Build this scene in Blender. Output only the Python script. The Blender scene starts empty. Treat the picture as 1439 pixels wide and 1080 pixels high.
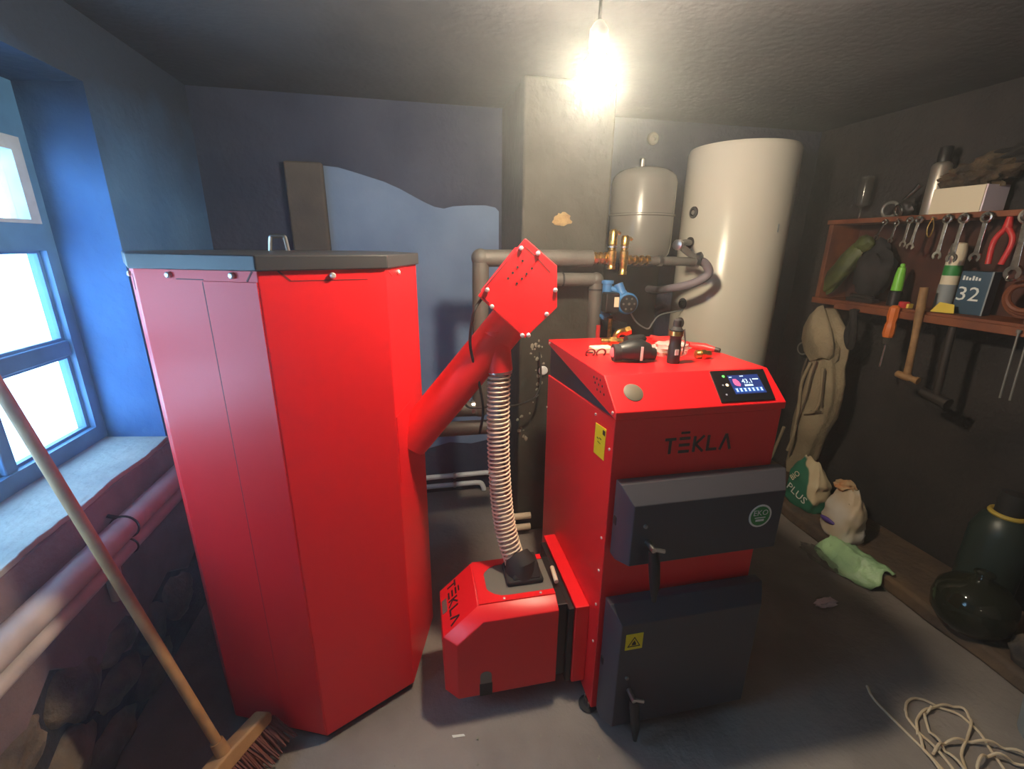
import bpy, bmesh, math, random
from mathutils import Vector, Matrix, noise as mnoise
random.seed(7)
SC = bpy.context.scene
COL = SC.collection

# ------------------------------------------------------------------ camera, world, exposure
def make_camera():
    f, p, y, r = 631.0, math.radians(17.2), math.radians(12.0), math.radians(0.7)
    fw = Vector((math.sin(y)*math.cos(p), math.cos(y)*math.cos(p), -math.sin(p)))
    rt = Vector((math.cos(y), -math.sin(y), 0)); up = rt.cross(fw)
    rt, up = rt*math.cos(r)+up*math.sin(r), -rt*math.sin(r)+up*math.cos(r)
    cd = bpy.data.cameras.new('camera'); co = bpy.data.objects.new('camera', cd); COL.objects.link(co)
    cd.sensor_fit = 'HORIZONTAL'; cd.sensor_width = 36; cd.lens = f*36/1439; cd.clip_start = 0.02
    co.matrix_world = Matrix(((rt.x, up.x, -fw.x, 0), (rt.y, up.y, -fw.y, 0), (rt.z, up.z, -fw.z, 1.55), (0, 0, 0, 1)))
    SC.camera = co
make_camera()
w = bpy.data.worlds.new('sky'); SC.world = w; w.use_nodes = True
bg = w.node_tree.nodes['Background']
bg.inputs[0].default_value = (0.34, 0.66, 1.0, 1); bg.inputs[1].default_value = 13.0      # bright overcast daylight outside the window
BULB_STRENGTH = 950.0
BULB = (0.455, 1.197, 1.94)
HAZE = 0.026
SC.view_settings.view_transform = 'Standard'; SC.view_settings.look = 'None'
SC.view_settings.exposure = 0.0; SC.view_settings.gamma = 1.0; SC.view_settings.use_curve_mapping = False
SC.cycles.use_denoising = True
SC.cycles.max_bounces = 8; SC.cycles.diffuse_bounces = 4; SC.cycles.volume_bounces = 1
SC.cycles.sample_clamp_indirect = 6.0
pl = bpy.data.lights.new('window_portal', 'AREA'); pl.shape = 'RECTANGLE'; pl.size = 1.6; pl.size_y = 1.25
pl.cycles.is_portal = True                                                                # sampling aid for the daylight, gives no light itself
po = bpy.data.objects.new('window_portal', pl); COL.objects.link(po)
po.location = (-1.33, 1.15, 1.42); po.rotation_euler = (0, math.radians(-90), 0)

# ------------------------------------------------------------------ materials
def mat(name, col, rough=0.6, metal=0.0, var=0.0, scale=8.0, bump=0.0, bscale=None, col2=None, spec=0.5, emit=None, estr=0.0, coat=0.0, alpha=None, trans=0.0, detail=6.0, cut=(0.35, 0.65)):
    m = bpy.data.materials.new(name); m.use_nodes = True
    nt = m.node_tree; b = nt.nodes['Principled BSDF']
    b.inputs['Base Color'].default_value = (*col, 1); b.inputs['Roughness'].default_value = rough
    b.inputs['Metallic'].default_value = metal; b.inputs['Specular IOR Level'].default_value = spec
    if coat: b.inputs['Coat Weight'].default_value = coat
    if trans: b.inputs['Transmission Weight'].default_value = trans
    if emit: b.inputs['Emission Color'].default_value = (*emit, 1); b.inputs['Emission Strength'].default_value = estr
    tc = None
    if var or col2 or bump:
        tc = nt.nodes.new('ShaderNodeTexCoord')
    if var or col2:
        n = nt.nodes.new('ShaderNodeTexNoise'); n.inputs['Scale'].default_value = scale; n.inputs['Detail'].default_value = detail
        nt.links.new(tc.outputs['Object'], n.inputs['Vector'])
        cr = nt.nodes.new('ShaderNodeValToRGB'); nt.links.new(n.outputs['Fac'], cr.inputs[0])
        c2 = col2 if col2 else tuple(max(0, c*(1-var)) for c in col)
        c1 = col if col2 else tuple(min(1, c*(1+var)) for c in col)
        cr.color_ramp.elements[0].position = cut[0]; cr.color_ramp.elements[1].position = cut[1]
        cr.color_ramp.elements[0].color = (*c2, 1); cr.color_ramp.elements[1].color = (*c1, 1)
        nt.links.new(cr.outputs[0], b.inputs['Base Color'])
    if bump:
        n2 = nt.nodes.new('ShaderNodeTexNoise'); n2.inputs['Scale'].default_value = bscale or scale*4; n2.inputs['Detail'].default_value = 5
        nt.links.new(tc.outputs['Object'], n2.inputs['Vector'])
        bp = nt.nodes.new('ShaderNodeBump'); bp.inputs['Strength'].default_value = bump; bp.inputs['Distance'].default_value = 0.02
        nt.links.new(n2.outputs['Fac'], bp.inputs['Height']); nt.links.new(bp.outputs[0], b.inputs['Normal'])
    return m

def clear_mat(name, tint, mix, rough=0.1):
    """Thin clear sheet: transparent with a little gloss and body colour."""
    m = bpy.data.materials.new(name); m.use_nodes = True; nt = m.node_tree
    b = nt.nodes['Principled BSDF']; b.inputs['Base Color'].default_value = (*tint, 1); b.inputs['Roughness'].default_value = rough
    t = nt.nodes.new('ShaderNodeBsdfTransparent'); t.inputs[0].default_value = (0.95, 0.95, 0.95, 1)
    mx = nt.nodes.new('ShaderNodeMixShader'); mx.inputs[0].default_value = mix
    nt.links.new(t.outputs[0], mx.inputs[1]); nt.links.new(b.outputs[0], mx.inputs[2])
    nt.links.new(mx.outputs[0], nt.nodes['Material Output'].inputs[0])
    return m

M = {}
M['red'] = mat('red_powder_coat', (0.86, 0.010, 0.016), 0.36, bump=0.03, bscale=900, var=0.0)
M['red_dull'] = mat('red_tube_paint', (0.78, 0.010, 0.014), 0.45)
M['dark'] = mat('anthracite_powder_coat', (0.052, 0.050, 0.062), 0.42, bump=0.03, bscale=900)
M['lid'] = mat('grey_lid_coat', (0.045, 0.045, 0.05), 0.36, bump=0.03, bscale=900)
M['black'] = mat('black_plastic', (0.012, 0.012, 0.013), 0.45)
M['rubber'] = mat('black_rubber', (0.015, 0.014, 0.015), 0.75)
M['blackgloss'] = mat('black_gloss', (0.008, 0.008, 0.01), 0.12)
M['graymetal'] = mat('dull_grey_metal', (0.20, 0.19, 0.17), 0.5, 0.4)
M['seam'] = mat('seam_dark_red', (0.16, 0.004, 0.006), 0.6)
M['steel'] = mat('zinc_steel', (0.62, 0.60, 0.58), 0.28, 1.0)
M['chrome'] = mat('chrome_tool_steel', (0.72, 0.70, 0.66), 0.22, 1.0, var=0.25, scale=40)
M['screw'] = mat('zinc_screw', (0.75, 0.72, 0.70), 0.35, 0.6)
M['brass'] = mat('brass', (0.72, 0.45, 0.13), 0.3, 1.0, var=0.3, scale=60)
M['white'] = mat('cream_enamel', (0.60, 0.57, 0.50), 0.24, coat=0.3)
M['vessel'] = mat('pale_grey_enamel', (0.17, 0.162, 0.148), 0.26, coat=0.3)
M['pvc'] = mat('white_pvc', (0.70, 0.72, 0.75), 0.4)
M['insul'] = mat('grey_foam_insulation', (0.095, 0.088, 0.080), 0.55, var=0.12, scale=14, bump=0.1, bscale=90)
M['insul_l'] = mat('silver_foam_insulation', (0.42, 0.38, 0.38), 0.55, var=0.15, scale=10)
M['blue'] = mat('blue_cast_iron', (0.045, 0.17, 0.40), 0.45)
M['wall'] = mat('soot_plaster', (0.045, 0.054, 0.092), 0.9, col2=(0.024, 0.032, 0.066), scale=2.2, bump=0.35, bscale=26, spec=0.25)
M['wall_l'] = mat('blue_window_wall_paint', (0.068, 0.165, 0.36), 0.85, col2=(0.040, 0.115, 0.29), scale=3.0, bump=0.3, bscale=26, spec=0.25)
M['grayplaster'] = mat('grey_plaster', (0.34, 0.33, 0.32), 0.9, col2=(0.26, 0.25, 0.25), scale=3.0, bump=0.2, bscale=30)
M['wall_r'] = mat('dark_soot_plaster', (0.040, 0.034, 0.034), 0.9, col2=(0.022, 0.020, 0.022), scale=3.0, bump=0.45, bscale=36, spec=0.3)
M['ceil'] = mat('smoked_ceiling', (0.056, 0.057, 0.063), 0.85, col2=(0.033, 0.035, 0.042), scale=2.0, bump=0.2, bscale=30, spec=0.3)
M['patch'] = mat('old_whitewash', (0.155, 0.225, 0.36), 0.85, col2=(0.115, 0.175, 0.30), scale=3.5, bump=0.15, bscale=30, spec=0.2)
M['chim'] = mat('chimney_plaster', (0.064, 0.061, 0.052), 0.9, col2=(0.036, 0.033, 0.027), scale=3.2, bump=0.35, bscale=24, spec=0.2)
M['pil'] = mat('brown_pilaster', (0.10, 0.085, 0.075), 0.9, col2=(0.06, 0.052, 0.048), scale=4, bump=0.25, bscale=30, spec=0.2)
M['chip'] = mat('chipped_plaster', (0.36, 0.25, 0.11), 0.9, col2=(0.24, 0.15, 0.06), scale=30)
M['salt'] = mat('white_flaking', (0.26, 0.25, 0.20), 0.9)
M['floor'] = mat('dusty_concrete', (0.30, 0.262, 0.24), 0.8, col2=(0.20, 0.175, 0.165), scale=3.0, bump=0.3, bscale=45, spec=0.3)
M['ledge'] = mat('dirt_ledge', (0.15, 0.095, 0.055), 0.9, col2=(0.07, 0.05, 0.04), scale=5, bump=0.5, bscale=30)
M['sill'] = mat('sill_plaster', (0.40, 0.40, 0.36), 0.85, col2=(0.27, 0.28, 0.27), scale=5, bump=0.3, bscale=30)
M['low'] = mat('brown_low_plaster', (0.24, 0.16, 0.165), 0.9, col2=(0.14, 0.10, 0.11), scale=4, bump=0.4, bscale=25)
M['stone'] = mat('rubble_stone', (0.22, 0.17, 0.115), 0.9, col2=(0.03, 0.026, 0.026), scale=5, bump=0.6, bscale=40)
M['rubble'] = mat('dark_rubble_mortar', (0.06, 0.048, 0.045), 0.95, col2=(0.02, 0.018, 0.02), scale=7, bump=0.7, bscale=30)
M['frame'] = mat('painted_window_frame', (0.065, 0.185, 0.38), 0.5, var=0.12, scale=12)
def darken_upward(m, z0, z1, col):
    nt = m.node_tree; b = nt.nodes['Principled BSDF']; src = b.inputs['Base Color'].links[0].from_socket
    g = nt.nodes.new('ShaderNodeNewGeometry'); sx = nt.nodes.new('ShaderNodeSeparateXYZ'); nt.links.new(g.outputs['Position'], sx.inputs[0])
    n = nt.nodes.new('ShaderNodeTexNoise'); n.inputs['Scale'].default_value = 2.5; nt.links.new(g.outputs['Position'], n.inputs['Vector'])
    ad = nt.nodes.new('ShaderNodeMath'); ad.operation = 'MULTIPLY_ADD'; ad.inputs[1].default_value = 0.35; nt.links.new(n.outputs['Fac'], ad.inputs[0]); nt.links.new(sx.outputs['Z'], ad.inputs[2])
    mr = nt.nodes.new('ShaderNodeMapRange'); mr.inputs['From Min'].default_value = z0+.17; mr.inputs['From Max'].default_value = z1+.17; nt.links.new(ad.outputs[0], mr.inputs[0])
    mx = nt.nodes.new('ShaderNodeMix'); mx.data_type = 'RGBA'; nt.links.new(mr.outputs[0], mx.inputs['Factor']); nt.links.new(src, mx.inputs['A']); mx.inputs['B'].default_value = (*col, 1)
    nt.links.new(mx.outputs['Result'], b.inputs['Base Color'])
darken_upward(M['wall_l'], 1.75, 2.1, (0.026, 0.034, 0.055))  # window wall colour darkens towards the top
M['sash'] = mat('pale_sash_paint', (0.42, 0.50, 0.56), 0.5, var=0.12, scale=12)
M['glass'] = clear_mat('window_glass', (0.8, 0.9, 1.0), 0.06, 0.03)
M['hose'] = clear_mat('clear_hose', (0.75, 0.42, 0.36), 0.22, 0.12)
M['bagclear'] = clear_mat('clear_plastic_bag', (0.9, 0.85, 0.8), 0.35, 0.2)
M['jar'] = clear_mat('smoky_glass', (0.02, 0.022, 0.014), 0.86, 0.06)
M['tinglass'] = clear_mat('jar_glass', (0.12, 0.11, 0.10), 0.3, 0.08)
M['coil'] = mat('cream_spiral', (0.80, 0.66, 0.50), 0.35)
M['yellow'] = mat('yellow_sticker', (0.80, 0.66, 0.01), 0.5)
M['print'] = mat('black_print', (0.012, 0.010, 0.010), 0.6)
M['logo'] = mat('logo_grey', (0.050, 0.018, 0.020), 0.5)
M['green'] = mat('green_sticker', (0.03, 0.24, 0.05), 0.5)
M['paper'] = mat('white_print', (0.75, 0.77, 0.72), 0.6)
M['disc'] = mat('grey_blank_plug', (0.13, 0.11, 0.08), 0.6)
M['wood'] = mat('broom_wood', (0.50, 0.27, 0.11), 0.6, col2=(0.34, 0.17, 0.07), scale=14)
M['woodpale'] = mat('weathered_wood', (0.36, 0.20, 0.085), 0.65, col2=(0.22, 0.115, 0.05), scale=16)
M['shelf'] = mat('red_brown_wood', (0.24, 0.070, 0.024), 0.6, col2=(0.13, 0.034, 0.015), scale=9)
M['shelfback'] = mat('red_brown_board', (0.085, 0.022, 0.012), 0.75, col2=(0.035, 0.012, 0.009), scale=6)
M['bristle'] = mat('red_brown_bristle', (0.17, 0.05, 0.035), 0.8)
M['cloth'] = mat('beige_work_cloth', (0.36, 0.29, 0.19), 0.95, col2=(0.25, 0.20, 0.13), scale=5, bump=0.4, bscale=60)
M['cloth_shade'] = mat('crease_shade_cloth', (0.10, 0.075, 0.05), 0.95)  # darker copy of the work cloth, shade for its creases
M['rag'] = mat('brown_rag', (0.11, 0.07, 0.035), 0.95, col2=(0.03, 0.022, 0.018), scale=12, bump=0.5, bscale=80)
M['darkrag'] = mat('dark_cloth', (0.018, 0.016, 0.018), 0.95, var=0.4, scale=12)
M['can'] = mat('brushed_can', (0.45, 0.40, 0.34), 0.38, 0.7)
M['boxw'] = mat('cream_carton', (0.72, 0.62, 0.45), 0.7)
M['limegreen'] = mat('lime_plastic', (0.22, 0.62, 0.06), 0.4)
M['pouch'] = mat('olive_pouch', (0.12, 0.14, 0.035), 0.5, col2=(0.04, 0.05, 0.018), scale=8)
M['bluebox'] = mat('dark_blue_box', (0.02, 0.06, 0.10), 0.45)
M['redplastic'] = mat('red_plastic', (0.55, 0.03, 0.03), 0.4)
M['orange'] = mat('orange_handle', (0.70, 0.17, 0.03), 0.4)
M['yellowpl'] = mat('yellow_plastic', (0.75, 0.55, 0.08), 0.5)
M['darkiron'] = mat('dark_iron', (0.05, 0.042, 0.04), 0.5, 0.6)
M['bag1'] = mat('green_cream_sack', (0.02, 0.16, 0.10), 0.45, col2=(0.60, 0.50, 0.33), scale=5.0, detail=2, cut=(0.44, 0.50))
nt = M['bag1'].node_tree; cr_ = [n for n in nt.nodes if n.type == 'VALTORGB'][0]; nz_ = [n for n in nt.nodes if n.type == 'TEX_NOISE'][0]; tc_ = [n for n in nt.nodes if n.type == 'TEX_COORD'][0]
dt = nt.nodes.new('ShaderNodeVectorMath'); dt.operation = 'DOT_PRODUCT'; dt.inputs[1].default_value = (0.0, 4.2, -2.4); nt.links.new(tc_.outputs['Object'], dt.inputs[0])
sm = nt.nodes.new('ShaderNodeMath'); sm.operation = 'ADD'; nt.links.new(dt.outputs['Value'], sm.inputs[0]); nt.links.new(nz_.outputs['Fac'], sm.inputs[1])
s2 = nt.nodes.new('ShaderNodeMath'); s2.operation = 'ADD'; s2.inputs[1].default_value = 0.55; nt.links.new(sm.outputs[0], s2.inputs[0]); nt.links.new(s2.outputs[0], cr_.inputs[0])     # printed green field, cream towards one edge and the top
M['bag2'] = mat('white_sack', (0.62, 0.60, 0.58), 0.5, col2=(0.50, 0.40, 0.28), scale=6.0, detail=2)
M['bagtop'] = mat('orange_sack_top', (0.50, 0.17, 0.05), 0.5, col2=(0.55, 0.45, 0.28), scale=14)
M['violet'] = mat('violet_print', (0.09, 0.05, 0.28), 0.5)
M['greenbag'] = mat('pale_green_film', (0.42, 0.66, 0.36), 0.35, col2=(0.24, 0.42, 0.25), scale=7, bump=0.6, bscale=22)
M['scrap'] = mat('pale_scrap', (0.75, 0.62, 0.68), 0.6)
M['cable'] = mat('cream_cable', (0.70, 0.56, 0.38), 0.5)
M['flex'] = mat('grey_violet_flex_hose', (0.20, 0.17, 0.20), 0.6)
M['pink'] = mat('pink_lens', (0.75, 0.20, 0.22), 0.2)
M['gray'] = mat('grey_sheet', (0.25, 0.27, 0.28), 0.6)
M['yrim'] = mat('brass_yellow_rim', (0.48, 0.34, 0.06), 0.5)
M['greendark'] = mat('dark_green_paint', (0.022, 0.035, 0.03), 0.4)
M['bulb'] = mat('lit_bulb', (1, 1, 1), 0.5, emit=(1.0, 0.84, 0.60), estr=BULB_STRENGTH)
M['porc'] = mat('white_lamp_holder', (0.7, 0.68, 0.62), 0.4)
M['scr_blue'] = mat('screen_blue', (0.01, 0.02, 0.06), 0.2, emit=(0.02, 0.05, 0.30), estr=0.6)
M['scr_bar'] = mat('screen_bar', (0.02, 0.05, 0.1), 0.2, emit=(0.05, 0.2, 0.75), estr=0.8)
M['scr_white'] = mat('screen_white', (0.5, 0.6, 0.7), 0.2, emit=(0.55, 0.8, 1.0), estr=1.0)
M['scr_pink'] = mat('screen_pink', (0.5, 0.1, 0.2), 0.2, emit=(1.0, 0.12, 0.35), estr=0.8)
M['led_green'] = mat('led_green', (0.1, 0.5, 0.1), 0.2, emit=(0.15, 1.0, 0.12), estr=1.5)
M['led_warm'] = mat('led_warm', (0.5, 0.4, 0.3), 0.2, emit=(1.0, 0.75, 0.45), estr=1.5)
M['led_dim'] = mat('led_dim', (0.2, 0.2, 0.25), 0.3, emit=(0.5, 0.4, 0.45), estr=0.2)

# ------------------------------------------------------------------ mesh helpers
class MB:
    def __init__(s): s.bm = bmesh.new()
    def poly(s, vs, fs):
        v = [s.bm.verts.new(p) for p in vs]
        for f in fs:
            try: s.bm.faces.new([v[i] for i in f])
            except ValueError: pass
        return s
    def box(s, lo, hi, Mx=None):
        x0, y0, z0 = lo; x1, y1, z1 = hi
        vs = [Vector(p) for p in ((x0,y0,z0),(x1,y0,z0),(x1,y1,z0),(x0,y1,z0),(x0,y0,z1),(x1,y0,z1),(x1,y1,z1),(x0,y1,z1))]
        if Mx: vs = [Mx @ v for v in vs]
        return s.poly(vs, [(0,3,2,1),(4,5,6,7),(0,1,5,4),(1,2,6,5),(2,3,7,6),(3,0,4,7)])
    def prism(s, pts, axis, a, b, Mx=None):
        n = len(pts)
        def P(p, t):
            q = {'x': (t, p[0], p[1]), 'y': (p[0], t, p[1]), 'z': (p[0], p[1], t)}[axis]
            return Mx @ Vector(q) if Mx else Vector(q)
        vs = [P(p, a) for p in pts] + [P(p, b) for p in pts]
        return s.poly(vs, [tuple(range(n))[::-1], tuple(range(n, 2*n))] + [(i, (i+1) % n, n+(i+1) % n, n+i) for i in range(n)])
    def rings(s, rings, cap=True, closed=False):
        vv = [[s.bm.verts.new(p) for p in r] for r in rings]; n = len(rings[0])
        m = len(vv)
        for i in range(m if closed else m-1):
            A, B = vv[i], vv[(i+1) % m]
            for j in range(n): s.bm.faces.new((A[j], A[(j+1) % n], B[(j+1) % n], B[j]))
        if cap and not closed:
            s.bm.faces.new(vv[0][::-1]); s.bm.faces.new(vv[-1])
        return s
    def tube(s, pts, r, n=10, cap=True):
        pts = [Vector(p) for p in pts]; m = len(pts)
        rr = r if isinstance(r, (list, tuple)) else [r]*m
        tan = [(pts[min(i+1, m-1)]-pts[max(i-1, 0)]).normalized() for i in range(m)]
        u = tan[0].orthogonal().normalized(); out = []
        for i in range(m):
            u = (u - tan[i]*u.dot(tan[i])).normalized(); v = tan[i].cross(u)
            out.append([pts[i]+(u*math.cos(2*math.pi*k/n)+v*math.sin(2*math.pi*k/n))*rr[i] for k in range(n)])
        return s.rings(out, cap)
    def lathe(s, prof, c, n=28, ax=(0, 0, 1), cap=True):
        ax = Vector(ax).normalized(); u = ax.orthogonal().normalized(); v = ax.cross(u); c = Vector(c)
        return s.rings([[c+ax*h+(u*math.cos(2*math.pi*k/n)+v*math.sin(2*math.pi*k/n))*max(r, 1e-4) for k in range(n)] for r, h in prof], cap)
    def torus(s, c, R, r, ax=(0, 0, 1), n=24, m=8, a0=0.0, a1=2*math.pi):
        ax = Vector(ax).normalized(); u = ax.orthogonal().normalized(); v = ax.cross(u); c = Vector(c)
        full = abs(a1-a0-2*math.pi) < 1e-6; k = n if full else n+1; out = []
        for i in range(k):
            a = a0+(a1-a0)*i/n; d = u*math.cos(a)+v*math.sin(a)
            out.append([c+d*(R+r*math.cos(2*math.pi*j/m))+ax*(r*math.sin(2*math.pi*j/m)) for j in range(m)])
        return s.rings(out, True, full)
    def blob(s, c, rad, amp=0.0, freq=3.0, sub=3, seed=0.0, Mx=None):
        g = bmesh.ops.create_icosphere(s.bm, subdivisions=sub, radius=1.0)
        for v in g['verts']:
            d = 1+amp*mnoise.noise(v.co*freq+Vector((seed, seed*1.7, 0)))
            p = Vector((v.co.x*rad[0], v.co.y*rad[1], v.co.z*rad[2]))*d
            v.co = (Mx @ p if Mx else p)+Vector(c)
        return s
ORG = {}
def build(name, mb, m, parent=None, loc=None, bevel=0.0, seg=2, smooth=38, props=None):
    bm = mb.bm
    bmesh.ops.recalc_face_normals(bm, faces=bm.faces)
    if parent is not None: o0 = ORG[parent.name]
    elif loc is not None: o0 = Vector(loc)
    else:
        xs = [v.co for v in bm.verts]
        o0 = Vector(((min(v.x for v in xs)+max(v.x for v in xs))/2, (min(v.y for v in xs)+max(v.y for v in xs))/2, min(v.z for v in xs)))
    for v in bm.verts: v.co -= o0
    me = bpy.data.meshes.new(name); bm.to_mesh(me); bm.free()
    me.materials.append(M[m] if isinstance(m, str) else m)
    if smooth:
        for p in me.polygons: p.use_smooth = True
        me.set_sharp_from_angle(angle=math.radians(smooth))
    o = bpy.data.objects.new(name, me); COL.objects.link(o)
    ORG[o.name] = o0
    if parent is not None: o.parent = parent
    else: o.location = o0
    if bevel:
        b = o.modifiers.new('bevel', 'BEVEL'); b.width = bevel; b.segments = seg; b.limit_method = 'ANGLE'; b.angle_limit = math.radians(35)
        b.harden_normals = True
    for k, v in (props or {}).items(): o[k] = v
    return o
def thing(name, loc, label, cat, group=None):
    o = bpy.data.objects.new(name, None); COL.objects.link(o); o.location = loc; o.empty_display_size = 0.05
    ORG[o.name] = Vector(loc); return tag(o, label, cat, group)
def tag(o, label, cat, group=None):
    o['label'] = label; o['category'] = cat
    if group: o['group'] = group
    return o
def struct(name, mb, m, parent=None, **k):
    return build(name, mb, m, parent, smooth=k.pop('smooth', 38), props={} if parent else {'kind': 'structure'}, **k)
def smoothpath(pts, k=8):
    P = [Vector(p) for p in pts]; P = [P[0]*2-P[1]]+P+[P[-1]*2-P[-2]]; out = []
    for i in range(1, len(P)-2):
        for j in range(k):
            t = j/k; a, b, c, d = P[i-1:i+3]
            out.append(0.5*((2*b)+(c-a)*t+(2*a-5*b+4*c-d)*t*t+(3*b-a-3*c+d)*t**3))
    out.append(P[-2]); return out
def frame3(o, u, v):
    """Matrix whose x axis is u, y axis v, z their normal, placed at o."""
    u = Vector(u).normalized(); v = Vector(v); v = (v-u*v.dot(u)).normalized(); n = u.cross(v)
    return Matrix(((u.x, v.x, n.x, o[0]), (u.y, v.y, n.y, o[1]), (u.z, v.z, n.z, o[2]), (0, 0, 0, 1)))
def text_mb(txt, h, Mx, depth=0.0008, center=True):
    cu = bpy.data.curves.new('t', 'FONT'); cu.body = txt; cu.size = h; cu.extrude = depth
    cu.align_x = 'CENTER' if center else 'LEFT'; cu.align_y = 'CENTER'; cu.resolution_u = 2
    ob = bpy.data.objects.new('t', cu); COL.objects.link(ob)
    dg = bpy.context.evaluated_depsgraph_get()
    me = bpy.data.meshes.new_from_object(ob.evaluated_get(dg))
    bpy.data.objects.remove(ob); bpy.data.curves.remove(cu)
    me.transform(Mx); mb = MB(); mb.bm.from_mesh(me); bpy.data.meshes.remove(me)
    return mb
def logo_mb(Mx, W, H, t=0.0012):
    """Five stroke letters T E K L A, a bar above the E and the A without crossbar; origin at lower left."""
    s = H*0.17; lw = W*0.16; gap = (W-5*lw)/4; mb = MB()
    def st(x0, y0, x1, y1, wd=s):
        a, b = Vector((x0, y0, 0)), Vector((x1, y1, 0)); d = (b-a).normalized(); n = Vector((-d.y, d.x, 0))*wd/2
        q = [a-n, b-n, b+n, a+n]; mb.prism([(p.x, p.y) for p in q], 'z', 0, t, Mx)
    x = 0; st(x, H-s/2, x+lw, H-s/2); st(x+lw/2, 0, x+lw/2, H-s)
    x += lw+gap
    for y in (s/2, H/2, H-s/2): st(x, y, x+lw, y)
    st(x+lw*.1, H*1.27, x+lw*.9, H*1.27, s*.8)
    x += lw+gap; st(x+s/2, 0, x+s/2, H); st(x+s, H*.5, x+lw, H, s*.9); st(x+s, H*.5, x+lw, 0, s*.9)
    x += lw+gap; st(x+s/2, s, x+s/2, H); st(x, s/2, x+lw, s/2)
    x += lw+gap; st(x, 0, x+lw*.5, H, s*.95); st(x+lw, 0, x+lw*.5, H, s*.95)
    return mb

# ------------------------------------------------------------------ room shell
CZ = 2.24
struct('floor', MB().box((-1.3, -1.0, -0.1), (2.7, 2.85, 0.0)), 'floor')
struct('ceiling', MB().box((-1.3, -1.0, CZ), (2.7, 2.85, CZ+0.12)), 'ceil')
wb = struct('wall_back', MB().box((-1.3, 2.65, 0), (2.7, 2.85, CZ)), 'wall')
struct('wall_right', MB().box((2.5, -1.0, 0), (2.7, 2.65, CZ)), 'wall_r')
struct('wall_front', MB().box((-1.3, -1.15, 0), (2.7, -1.0, CZ)), 'grayplaster')
# window wall: solid below, lintel above, a splayed jamb at the far end
mb = MB(); mb.box((-1.30, -1.0, 0), (-1.0, 2.65, 0.795)); mb.prism([(-1.30, 0.30), (-1.30, 1.95), (-1.0, 1.885), (-1.0, 0.35)], 'z', 2.03, CZ)
mb.prism([(-1.30, 1.95), (-1.0, 1.885), (-1.0, 2.65), (-1.30, 2.65)], 'z', 0.795, CZ+.001)
mb.prism([(-1.30, 0.30), (-1.30, -1.0), (-1.0, -1.0), (-1.0, 0.35)], 'z', 0.795, CZ)
wl = struct('wall_left', mb, 'wall_l')
# sill: thin uneven plaster slab
rs = random.Random(3); N = 60
ed = [(-0.988+.005*math.sin(i*.5)+rs.uniform(-.003, .003), 0.36+i*(1.885-0.36)/N) for i in range(N+1)]
struct('trim_1', MB().prism([(-1.26, 0.36)]+ed+[(-1.26, 1.93)], 'z', 0.795, 0.812), 'sill', bevel=0.004)
# lower plaster coat, broken away over rubble
pe = [(-1.0, 0.795), (-1.0, 0.42)]
for i in range(22):
    y = -0.9+i*0.135; pe.append((y, 0.44+0.05*math.sin(i*1.3)+rs.uniform(-.03, .03) if y < 1.25 else 0.30+0.05*math.sin(i*2.1)))
pe += [(2.0, 0.30), (2.0, 0.795)]
struct('plaster_coat', MB().prism(pe, 'x', -1.0, -0.984), 'low', wl, bevel=0.004)
struct('rubble_bed', MB().box((-1.0, -0.95, 0), (-0.997, 2.0, 0.5)), 'rubble', wl, smooth=0)
k = 0
for (y, z, ry, rz) in [(0.95,.36,.13,.07),(1.17,.34,.10,.09),(1.36,.33,.09,.06),(0.88,.22,.12,.07),(1.10,.18,.11,.08),(1.32,.20,.10,.07),(1.52,.22,.09,.09),(1.0,.06,.12,.07),(1.24,.06,.11,.07),(1.48,.07,.12,.07),(0.72,.10,.12,.09),(1.70,.2,.1,.1)]:
    k += 1; struct('stone', MB().blob((-1.005, y, z), (0.045, ry, rz), 0.35, 1.6, 3, k*3.1), 'stone', wl, smooth=60)
# dirt ledge along the foot of the tool wall
rs = random.Random(5); le = [(2.11+rs.uniform(-.02, .02)+(0.05 if i < 6 else 0), -0.95+i*0.16) for i in range(23)]
mb = MB().prism([(2.5, -0.95)]+le+[(2.5, 2.6)], 'z', 0.0, 0.075)
struct('trim_2', mb, 'ledge', bevel=0.02, seg=3)
# old whitewash left under the soot, ragged upper edge, and a brown pilaster strip beside it
up = [(-0.43,1.925),(-0.36,1.92),(-0.28,1.90),(-0.20,1.878),(-0.135,1.86),(-0.06,1.83),(0.0,1.80),(0.06,1.77),(0.12,1.745),(0.17,1.737),(0.22,1.75),(0.30,1.757),(0.40,1.76),(0.455,1.75),(0.475,1.73)]
lowb = [(0.475,0.36),(0.30,0.33),(0.16,0.35),(0.0,0.31),(-0.2,0.34),(-0.43,0.33)]
struct('whitewash_patch', MB().prism(up+lowb, 'y', 2.644, 2.651), 'patch', wb, smooth=0)
struct('pilaster_strip', MB().box((-0.61, 2.60, 0), (-0.43, 2.651, 1.935)), 'pil', wb, bevel=0.012, seg=3)
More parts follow.
